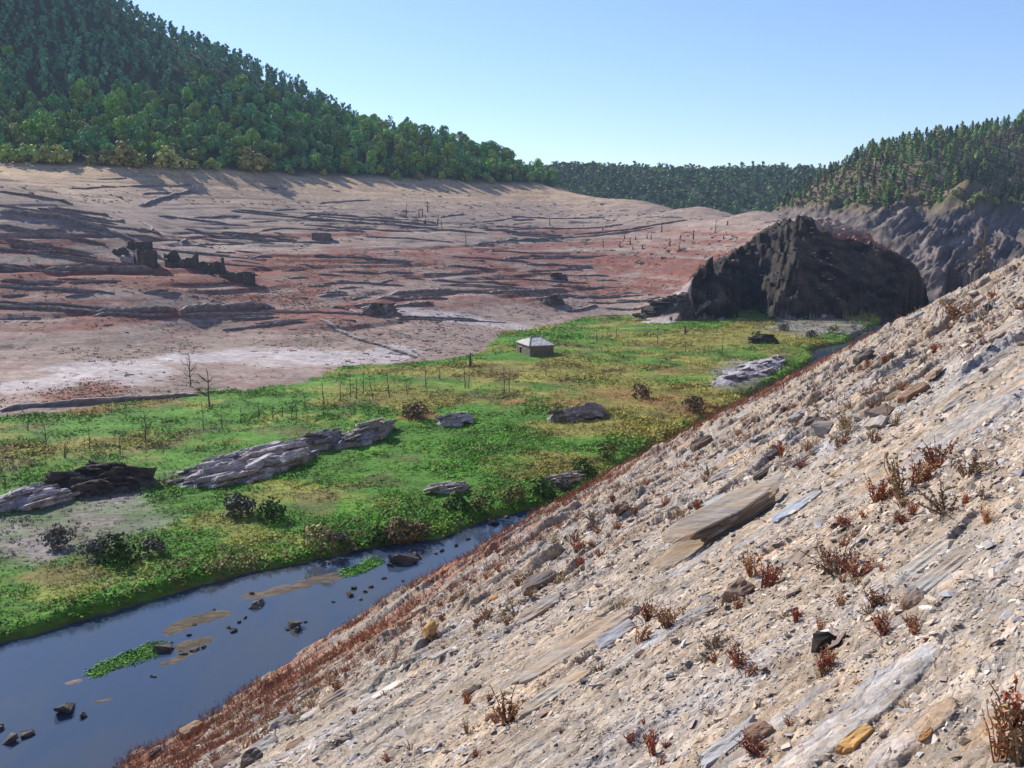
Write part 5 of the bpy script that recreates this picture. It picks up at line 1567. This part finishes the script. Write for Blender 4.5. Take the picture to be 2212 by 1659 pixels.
# ------------------------------------------------------------------ rock outcrops in the meadow and the dark mound
def bed_outcrop(name, X0, Y0, X1, Y1, width, h, seed, label, tone=(.36, .335, .345), count=60, dip=.35, steep=.3):
    """a low shelf of tilted beds between two survey points; plates of it break off towards the viewer"""
    rng = np.random.default_rng(seed)
    p0, p1 = hitd(X0, Y0), hitd(X1, Y1)
    L = np.linalg.norm((p1 - p0)[:2]); d = (p1 - p0)[:2] / L; nn = np.array([d[1], -d[0]])
    if (nn * -p0[:2]).sum() < 0: nn = -nn
    flip = (d[0] * nn[1] - d[1] * nn[0]) < 0
    nu = int(np.clip(L * 1.2 / .16, 60, 240)); nv = int(np.clip(width / .14, 40, 90))
    def height(u, v):
        U = u / L
        prof = np.clip(np.sin(np.clip(U * .9 + .05, 0, 1) * math.pi), 0, 1) ** .5
        edge = .5 * width * prof * (.6 + .5 * vnoise(u / (width * .6) + seed, v * 0, seed)) + .12 * width * fbm(u / 1.6, v / 1.2, seed + 9, 3)
        c = (v + edge) / (2 * np.maximum(edge, .05))
        inside = (c > 0) & (c < 1) & (edge > .2)
        cr = 1 - steep
        dome = np.clip(np.where(c < cr, c / cr, (1 - c) / (1 - cr)), 0, 1)
        dome = np.where(c < cr, dome ** .9, dome ** .5) * prof
        z = h * dome * (.5 + .8 * vnoise(u / (width * .6), v / width * 2 + seed, seed + 1))
        z = z + h * dome ** .5 * (.30 * np.abs(fbm(u / 2.6, v / 1.2, seed + 3, 4)) + .10 * fbm(u / .6, v / .4, seed + 4, 3))
        return z, inside, dome
    U_, V_ = np.meshgrid(np.linspace(-.06, 1.06, nu), np.linspace(-.5, .5, nv))
    u = U_ * L; v = V_ * width
    z, inside, dome = height(u, v)
    P = p0[:2] + d * u[..., None] + nn * v[..., None]
    g = valley_h(P[..., 0], P[..., 1])
    Z = np.where(inside, g + z - .1, g - .6)
    rk = fbm(u / 2.5, v / .9, seed + 5, 4)
    C = np.array(tone)[None, None] * (1 + .35 * rk)[..., None]
    V = np.concatenate([P, Z[..., None]], -1).reshape(-1, 3)
    F = grid_faces(nv, nu); keep = inside.ravel()[F].any(1); F = F[keep]
    if flip: F = F[:, ::-1]
    used = np.unique(F); rm = np.full(len(V), -1); rm[used] = np.arange(len(used))
    a = Acc(); a.add(V[used], rm[F], None, C.reshape(-1, 3)[used])
    made = 0
    for tries in range(count * 6):
        if made >= count: break
        uu, vv = rng.uniform(0, L), rng.uniform(-.5, .5) * width
        zz, ins, dm = height(np.array([uu]), np.array([vv]))
        if not ins[0] or dm[0] < .15: continue
        sz = (.5 + 1.0 * rng.uniform() ** 2) * (width / 8) ** .5
        V, Q, Tt, Cc = slab_piece(rng, sz * 2.3, sz * 1.2, sz * rng.uniform(.16, .34), 8, wob=.18, C=np.array(tone) * rng.uniform(.8, 1.3), rows=3)
        V = rotx(V, dip * rng.uniform(.6, 1.6)); V = rotz(V, rng.normal(.12, .25))
        X = p0[:2] + d * uu + nn * vv; gg = float(valley_h(X[0:1], X[1:2])[0])
        W3 = np.concatenate([X + V[:, :1] * d + V[:, 1:2] * nn, (gg + zz[0] + V[:, 2])[:, None]], 1)
        if flip: Q = Q[:, ::-1]; Tt = Tt[:, ::-1]
        a.add(W3, Q, Tt, Cc); made += 1
    o = link(name, a.mesh(name, M['outcrop'])); tag(o, label, 'rock')
    return o
bed_outcrop('rock_outcrop', 395, 1050, 660, 965, 12.5, 1.2, 1101, 'longest pale rock outcrop lying across the meadow', count=110)
bed_outcrop('rock_outcrop', 560, 996, 745, 948, 4.6, 1.7, 1102, 'dark fronted rock ledge on the middle of the longest outcrop', tone=(.30, .28, .29))
bed_outcrop('rock_outcrop', 725, 968, 845, 924, 4.5, 1.5, 1103, 'dark rock at the upper right end of the longest outcrop', tone=(.30, .28, .28))
bed_outcrop('rock_outcrop', 120, 1062, 330, 1046, 7.0, 2.2, 1104, 'black shaded crag with a steep dark front at left of the meadow', tone=(.085, .075, .074), dip=.9, steep=.5)  # its shadowed front is painted in as a near-black tone
bed_outcrop('rock_outcrop', -10, 1105, 150, 1060, 6.0, 1.3, 1105, 'pale rock shelf left of the black crag', tone=(.42, .39, .41))
bed_outcrop('rock_outcrop', 950, 920, 1015, 906, 4.0, 1.3, 1106, 'small pale boulder cluster in the bright green part of the meadow', tone=(.38, .35, .36), count=16)
bed_outcrop('rock_outcrop', 1190, 908, 1300, 893, 4.5, 1.8, 1107, 'dark faced flat boulder among olive herbs', tone=(.26, .225, .21), count=16)
bed_outcrop('rock_outcrop', 1550, 830, 1680, 775, 7.0, .8, 1108, 'grey rocky knoll near the rim of the gravelly hillside', tone=(.33, .30, .32), dip=.25, count=26)
bed_outcrop('rock_outcrop', 1378, 686, 1492, 680, 7.0, 2.6, 1109, 'small dark mound at the foot of the terraces before the cliff', tone=(.085, .075, .075))  # dark tone carries the shade of its steep near face
bed_outcrop('rock_outcrop', 1170, 656, 1212, 652, 6.0, 2.6, 1110, 'dark lump of rock above the white gravel strip', tone=(.14, .12, .115), count=16)
bed_outcrop('rock_outcrop', 1188, 602, 1225, 606, 4.0, 1.8, 1111, 'dark wedge of rock alone in the red band', tone=(.13, .11, .105), count=16)
bed_outcrop('rock_outcrop', 930, 1062, 1010, 1050, 3.0, .7, 1112, 'flat grey rock patch near the river bank', tone=(.36, .33, .33), count=16)
bed_outcrop('rock_outcrop', 1190, 1045, 1250, 1028, 3.0, 1.0, 1113, 'pale stones at the shaded last bend of the river', tone=(.36, .32, .30), count=16)
bed_outcrop('rock_outcrop', 1620, 740, 1680, 742, 3.5, 1.5, 1114, 'black rock in the marsh under the cliff', tone=(.06, .055, .05), count=16)
bed_outcrop('rock_outcrop', 785, 680, 850, 672, 5, 2.2, 1115, 'dark boulder at the end of the broken bank wall', tone=(.16, .14, .135), count=16)

# ------------------------------------------------------------------ river stones, sand bars, weed beds
def water_pt(X, Y): return at_level(X * DS, Y * DS, Z_W)
def sandbar(pts, wid, seed, peak=.035, C=(.12, .092, .072)):
    p = np.array([water_pt(*q) for q in pts]); seg = np.linalg.norm(np.diff(p[:, :2], axis=0), axis=1); Ls = np.concatenate([[0], np.cumsum(seg)])
    n, m = 90, 15; t = np.linspace(0, Ls[-1], n); c = np.stack([np.interp(t, Ls, p[:, k]) for k in (0, 1)], -1)
    d = np.gradient(c, axis=0); d /= np.linalg.norm(d, axis=1)[:, None]; nn = np.stack([-d[:, 1], d[:, 0]], -1)
    q = np.linspace(-1, 1, m); pr = np.sin(np.linspace(.02, .98, n) * math.pi) ** .6
    w_ = wid / 2 * pr * (.7 + .6 * vnoise(t / 2.2, 0 * t, seed))
    P = c[:, None] + nn[:, None] * (w_[:, None] * q[None])[..., None]
    Z = Z_W - .02 + peak * (1 - q[None] ** 2) * pr[:, None] * (.5 + 1.0 * vnoise(P[..., 0] * 1.3, P[..., 1] * 1.3, seed + 1)) - .0
    C_ = np.array(C)[None, None] * (.75 + .5 * vnoise(P[..., 0] * 2, P[..., 1] * 2, seed + 2))[..., None]
    V = np.concatenate([P, Z[..., None]], -1).reshape(-1, 3)
    o = link('sandbar', mesh_np('sandbar', V, grid_faces(n, m), C_.reshape(-1, 3), True, M['valley'])); tag(o, kind='structure')
sandbar([(480, 1300), (600, 1275), (680, 1256), (760, 1236), (835, 1222)], 2.0, 1201)
sandbar([(345, 1378), (400, 1350), (450, 1332), (520, 1316)], 2.2, 1202, C=(.10, .08, .056))
sandbar([(345, 1402), (420, 1392), (480, 1374)], 1.7, 1203, C=(.105, .082, .06))
sandbar([(300, 1448), (370, 1430), (440, 1400)], .8, 1204)
sandbar([(125, 1480), (185, 1468)], .9, 1205, C=(.22, .17, .14))
sandbar([(225, 1440), (340, 1412)], 1.3, 1206, C=(.14, .115, .07))
sandbar([(190, 1520), (250, 1508)], .5, 1207)
sandbar([(690, 1214), (745, 1208)], .7, 1208, C=(.25, .19, .15))
sandbar([(840, 1220), (905, 1210)], 1.0, 1209)
WBED = [tuft(1220 + i, 46, .22, .75, .16, 0) for i in range(2)]
for X, Y, L, lab in [(272, 1424, 4.6, 'larger bright green weed bed growing on a shoal in the river'), (782, 1226, 3.0, 'narrow green weed bed at the tip of the long sandbar')]:
    a = []; rng = np.random.default_rng(int(X)); c = water_pt(X, Y)
    n = 75; t = rng.uniform(-.5, .5, n); P = np.stack([c[0] + DU[0] * t * L * .9 + rng.normal(0, .22, n), c[1] + DU[1] * t * L * .9 * .9 + rng.normal(0, .22, n), np.full(n, Z_W - .03)], -1)
    V, F, C = scatter(WBED[0], P, rng.uniform(.5, 1.0, n), rng.uniform(0, 6, n), np.array([[.085, .23, .03]]) * rng.uniform(.7, 1.4, (n, 1)))
    tag(link('weed_bed', mesh_np('weed_bed', V, F, C, False, M['herb'])), lab, 'water plants')
RS = []
for i in range(5):
    rng = np.random.default_rng(1240 + i); V, Q, Tt, C = block_piece(rng, 1, .7, .6, (.10, .09, .08)); a = Acc(); a.add(V, Q, Tt, C); RS.append(a.mesh('river_stone', M['outcrop']))
STN = [(556, 1308, 40, 'largest dark stone standing in mid river, left half of a pair'), (562, 1302, 26, 'smaller stone touching the largest one in mid river'), (635, 1352, 36, 'low wet stone right of mid river'), (638, 1364, 24, None), (752, 1286, 22, 'dark upright stone beside the row of pebbles in the river'),
       (765, 1270, 18, None), (790, 1278, 14, None), (800, 1268, 14, None), (780, 1295, 14, None), (870, 1216, 60, 'broad stony islet just below the river bend'), (900, 1206, 30, 'stone at the right tip of the stony islet'), (845, 1222, 22, None), (350, 1404, 40, 'reddish dark stone at the end of the larger weed bed'),
       (395, 1412, 22, None), (420, 1404, 22, None), (440, 1398, 16, None), (492, 1356, 14, None), (505, 1364, 16, None), (515, 1344, 14, None), (530, 1335, 12, None), (543, 1283, 14, 'single stone on the edge of the long sandbar'), (462, 1318, 10, None), (420, 1350, 10, None), (408, 1372, 12, None),
       (140, 1534, 54, 'mossy stone shoal in the lower left of the river'), (180, 1545, 26, None), (20, 1600, 46, 'dark rock at the left edge of the river'), (60, 1588, 30, None), (2, 1575, 30, None), (330, 1462, 14, None), (955, 1190, 16, None), (985, 1180, 14, None), (1010, 1165, 12, None), (940, 1196, 14, None), (1060, 1130, 34, 'pile of pale driftwood like stones where the river narrows'), (1095, 1118, 16, None),
       (660, 1345, 12, None), (620, 1360, 12, None), (720, 1300, 10, None), (830, 1250, 12, None), (870, 1255, 10, None), (370, 1390, 14, None), (1180, 1160, 26, 'dark stone at the foot of the gravelly slope in the river narrows')]
rng = np.random.default_rng(51)
for k, (X, Y, s_, lab) in enumerate(STN):
    p = water_pt(X, Y); o = link('river_stone', RS[k % 5]); sc_ = s_ / (ppm(p) / DS)
    o.location = (p[0], p[1], Z_W + .08 * sc_); o.rotation_euler = (rng.normal(0, .2), rng.normal(0, .2), rng.uniform(0, 6)); o.scale = (sc_, sc_, sc_ * rng.uniform(.6, 1.0))
    tag(o, lab or 'little dark wet stone breaking the surface of the river', 'stone', None if lab else 'little stones breaking the river surface')

# ------------------------------------------------------------------ dead trees and snags
def dead_tree(p, H, seed, label, group=None, nb=7, lean=(0, 0), r=None, fork=False, C=(.10, .085, .08), name='dead_tree', parts=True):
    rng = np.random.default_rng(seed); r = r or max(.06, H * .022)
    o = empty(name, p); tag(o, label, 'dead tree', group)
    m = 7; t = np.linspace(0, 1, m)
    P = np.stack([lean[0] * H * t + rng.normal(0, .018, m) * H * t, lean[1] * H * t + rng.normal(0, .018, m) * H * t, H * t - .3], -1)
    a = Acc(); tube(a, P, r * np.linspace(1, .3, m), 6, C); link('trunk', a.mesh('trunk', M['bark']), o)
    for b in range(nb):
        a = Acc(); tt = rng.uniform(.3, .9); q = P[int(tt * (m - 1))]; an = rng.uniform(0, 6.28); L = H * rng.uniform(.18, .42) * (1.15 - tt * .6); up = rng.uniform(.35, 1.0)
        dirv = np.array([math.cos(an), math.sin(an), up])
        B = np.array([q, q + dirv * L * .5 + rng.normal(0, .04, 3) * L, q + dirv * L * np.array([.9, .9, 1.15])])
        tube(a, B, [r * .45, r * .3, r * .12], 4, C)
        for w_ in range(3):
            q2 = B[1] + (B[2] - B[1]) * rng.uniform(-.3, .8); tube(a, [q2, q2 + (dirv + rng.normal(0, .6, 3)) * L * .4], [r * .2, r * .08], 3, C)
        link('branch', a.mesh('branch', M['bark']), o)
    return o
def dt_sheet(X, Y, Hs, seed, label, group=None, **k):
    p = hitd(X, Y); H = Hs / (ppm(p) / DS); return dead_tree(p, H, seed, label, group, **k)
dt_sheet(412, 834, 72, 1301, 'largest bare dead tree with spreading branches on the bleached field', nb=11)
dt_sheet(453, 882, 92, 1302, 'tall thin dead tree on the edge of the meadow right of the largest one', nb=6, lean=(-.03, 0))
dt_sheet(842, 860, 62, 1303, 'dark leaning dead trunk beside the olive strip', nb=4, lean=(-.08, 0))
dt_sheet(806, 862, 55, 1304, 'thin bent sapling left of the dark leaning trunk', nb=3, lean=(-.12, 0))
dt_sheet(1016, 792, 34, 1305, 'dark dead stump at the foot of the sandy field', nb=2, r=.3)
dt_sheet(520, 1118, 52, 1306, 'bushy bare dead tree below the long pale outcrop', nb=12)
dt_sheet(630, 905, 55, 1307, 'forked dead sapling in the green meadow above the outcrop', nb=5, lean=(.05, 0))
dt_sheet(640, 905, 40, 1308, 'short dead sapling beside the forked one', nb=3)
dt_sheet(1480, 722, 22, 1309, 'short dark stump in the meadow near the small mound', nb=2, r=.35)
dt_sheet(2128, 578, 96, 1310, 'big yellowish leafless tree rising behind the rim of the hillside', nb=14, C=(.26, .17, .075)) if False else None
dt_sheet(195, 975, 60, 1311, 'thin dead tree in the left part of the meadow', nb=5)
dt_sheet(315, 955, 75, 1312, 'wispy tall dead tree in the left part of the meadow', nb=6)
dt_sheet(440, 930, 70, 1313, 'pale tall dead stem left of the outcrop crest', nb=2, C=(.25, .22, .2))
GP = 'thin dead saplings standing in the meadow'
for k, (X, Y, h) in enumerate([(700, 870, 50), (735, 868, 46), (758, 858, 60), (770, 862, 52), (785, 850, 58), (920, 835, 52), (1005, 840, 60), (1012, 838, 48), (1090, 850, 66), (1100, 848, 58), (1180, 812, 40), (560, 900, 40),
                               (590, 905, 36), (610, 900, 42), (480, 925, 48), (520, 915, 44), (100, 960, 50), (140, 990, 44), (60, 930, 40), (260, 985, 44), (1290, 740, 40), (1330, 735, 36), (1420, 745, 44), (1480, 760, 34), (1560, 760, 40), (1610, 700, 36), (1585, 705, 30),
                               (1700, 690, 40), (1765, 690, 44), (1820, 680, 36), (1640, 735, 26), (1720, 735, 30), (950, 820, 30), (880, 850, 36), (660, 880, 40), (700, 900, 30)]):
    dt_sheet(X, Y, h, 1320 + k, 'thin dead sapling standing in the meadow', GP, nb=3, r=.07, lean=(random.uniform(-.08, .08), random.uniform(-.05, .05)))
def z2(zx, zy): return ((1000 + zx / 4.424) * .8534, (480 + zy / 4.424) * .8534)
def z3(zx, zy): return ((1400 + zx / 4.424) * .8534, (520 + zy / 4.424) * .8534)
SN = [(z2, 130, 280, 130), (z2, 270, 310, 95), (z2, 305, 300, 80), (z2, 365, 250, 105), (z2, 345, 385, 65), (z2, 475, 385, 110), (z2, 530, 440, 150), (z2, 795, 620, 160), (z2, 1735, 400, 80),
      (z3, 555, 280, 50), (z3, 568, 470, 130), (z3, 745, 470, 75), (z3, 800, 375, 55), (z3, 868, 440, 90), (z3, 925, 385, 55), (z3, 1055, 370, 50), (z3, 1098, 380, 60), (z3, 1000, 485, 55), (z3, 1305, 455, 100), (z3, 1420, 380, 60),
      (z3, 1405, 525, 125), (z3, 1570, 380, 110), (z3, 1810, 310, 150), (z3, 1950, 220, 55), (z3, 1910, 375, 50), (z3, 895, 490, 40), (z3, 1215, 300, 100)]
GS2 = 'dead snags dotted over the bare far slope'
SLAB = {5: 'forked Y shaped snag, thickest on the upper slope', 6: 'bent snag whose top points right beside the forked one', 7: 'tall thin dead stem above the red band', 8: 'short snag with a bushy top on the smooth upper slope',
        17: 'double stump at the upper edge of the red band', 20: 'tall branching snag nearest the cliff side of the red band'}
for k, (f, zx, zy, h) in enumerate(SN):
    X, Y = f(zx, zy)
    dt_sheet(X, Y, max(9, h / 4.424 * .8534 * 1.05), 1400 + k, SLAB.get(k, 'small dark snag on the bare far slope'), None if k in SLAB else GS2, nb=2 if k != 20 else 6, r=.28 if h < 120 else .16, name='snag', lean=(random.uniform(-.12, .12), 0), C=(.07, .06, .058))

# half bare yellow bush behind the rim of the near slope
p = hitd(2120, 585); Hh = 100 / (ppm(p) / DS)
o = dead_tree(p, Hh, 1501, 'big yellowish half bare tree behind the rim of the hillside', None, nb=16, r=.18, C=(.24, .15, .06), name='bare_tree')
a = broadleaf_crown(1502, H=Hh * .75, Rr=Hh * .34, lobes=7, per=16, size=.8, base=(.16, .115, .04), low=.05); link('foliage', a.mesh('foliage', M['leaf']), o)

# pale boulder and posts of masonry in the scree of the right bank
# ------------------------------------------------------------------ air
def haze_box():
    lo = (-1300, -60, -40); hi = (1300, 1300, 330)
    V = [(x, y, z) for z in (lo[2], hi[2]) for y in (lo[1], hi[1]) for x in (lo[0], hi[0])]
    Q = [[0, 2, 3, 1], [4, 5, 7, 6], [0, 1, 5, 4], [2, 6, 7, 3], [0, 4, 6, 2], [1, 3, 7, 5]]
    m = bpy.data.materials.new('haze'); m.use_nodes = True; nt = m.node_tree; nt.nodes.clear()
    out = nt.nodes.new('ShaderNodeOutputMaterial'); v = nt.nodes.new('ShaderNodeVolumePrincipled')
    v.inputs['Color'].default_value = (.55, .72, 1, 1); v.inputs['Density'].default_value = .00015; v.inputs['Anisotropy'].default_value = .1
    nt.links.new(v.outputs[0], out.inputs['Volume'])
    tag(link('haze', mesh_np('haze', np.array(V, float), np.array(Q), None, False, m)), kind='stuff')
haze_box()
# ------------------------------------------------------------------ light, sky, camera
SUN_AZ = math.atan2(-0.72, 0.695)          # clockwise from +Y
SUN_EL = R_(34)
w = bpy.data.worlds.new('World'); SC.world = w; w.use_nodes = True
nt = w.node_tree
sky = nt.nodes.new('ShaderNodeTexSky'); sky.sky_type = 'NISHITA'; sky.sun_disc = False
sky.sun_elevation = SUN_EL; sky.sun_rotation = SUN_AZ
sky.air_density = 1.0; sky.dust_density = 0.2; sky.ozone_density = 5.0; sky.altitude = 300
bg = nt.nodes['Background']; bg.inputs['Strength'].default_value = 0.115
tn = nt.nodes.new('ShaderNodeVectorMath'); tn.operation = 'MULTIPLY'; tn.inputs[1].default_value = (1.05, 1.0, 1.06)
nt.links.new(sky.outputs[0], tn.inputs[0]); nt.links.new(tn.outputs[0], bg.inputs['Color'])
sl = bpy.data.lights.new('sun', 'SUN'); sl.energy = 4.7; sl.angle = R_(.5); sl.color = (1, .93, .82)
so = bpy.data.objects.new('sun', sl); COL.objects.link(so)
to_sun = Vector((math.sin(SUN_AZ) * math.cos(SUN_EL), math.cos(SUN_AZ) * math.cos(SUN_EL), math.sin(SUN_EL)))
so.rotation_euler = to_sun.to_track_quat('Z', 'Y').to_euler()
so.location = (-200, 200, 300)

cam = bpy.data.cameras.new('camera'); co = bpy.data.objects.new('camera', cam); COL.objects.link(co)
cam.sensor_width = 36; cam.lens = 36 * FPX / 1024; cam.clip_end = 6000; cam.clip_start = .05
co.location = (0, 0, 0); co.rotation_euler = (math.pi / 2 - PITCH, 0, 0)
SC.camera = co
vs = SC.view_settings
vs.view_transform = 'Standard'; vs.look = 'None'; vs.exposure = 0.55; vs.gamma = 1; vs.use_curve_mapping = False
SC.cycles.use_denoising = True
SC.cycles.max_bounces = 6; SC.cycles.diffuse_bounces = 3; SC.cycles.glossy_bounces = 3; SC.cycles.transmission_bounces = 3
SC.cycles.transparent_max_bounces = 6
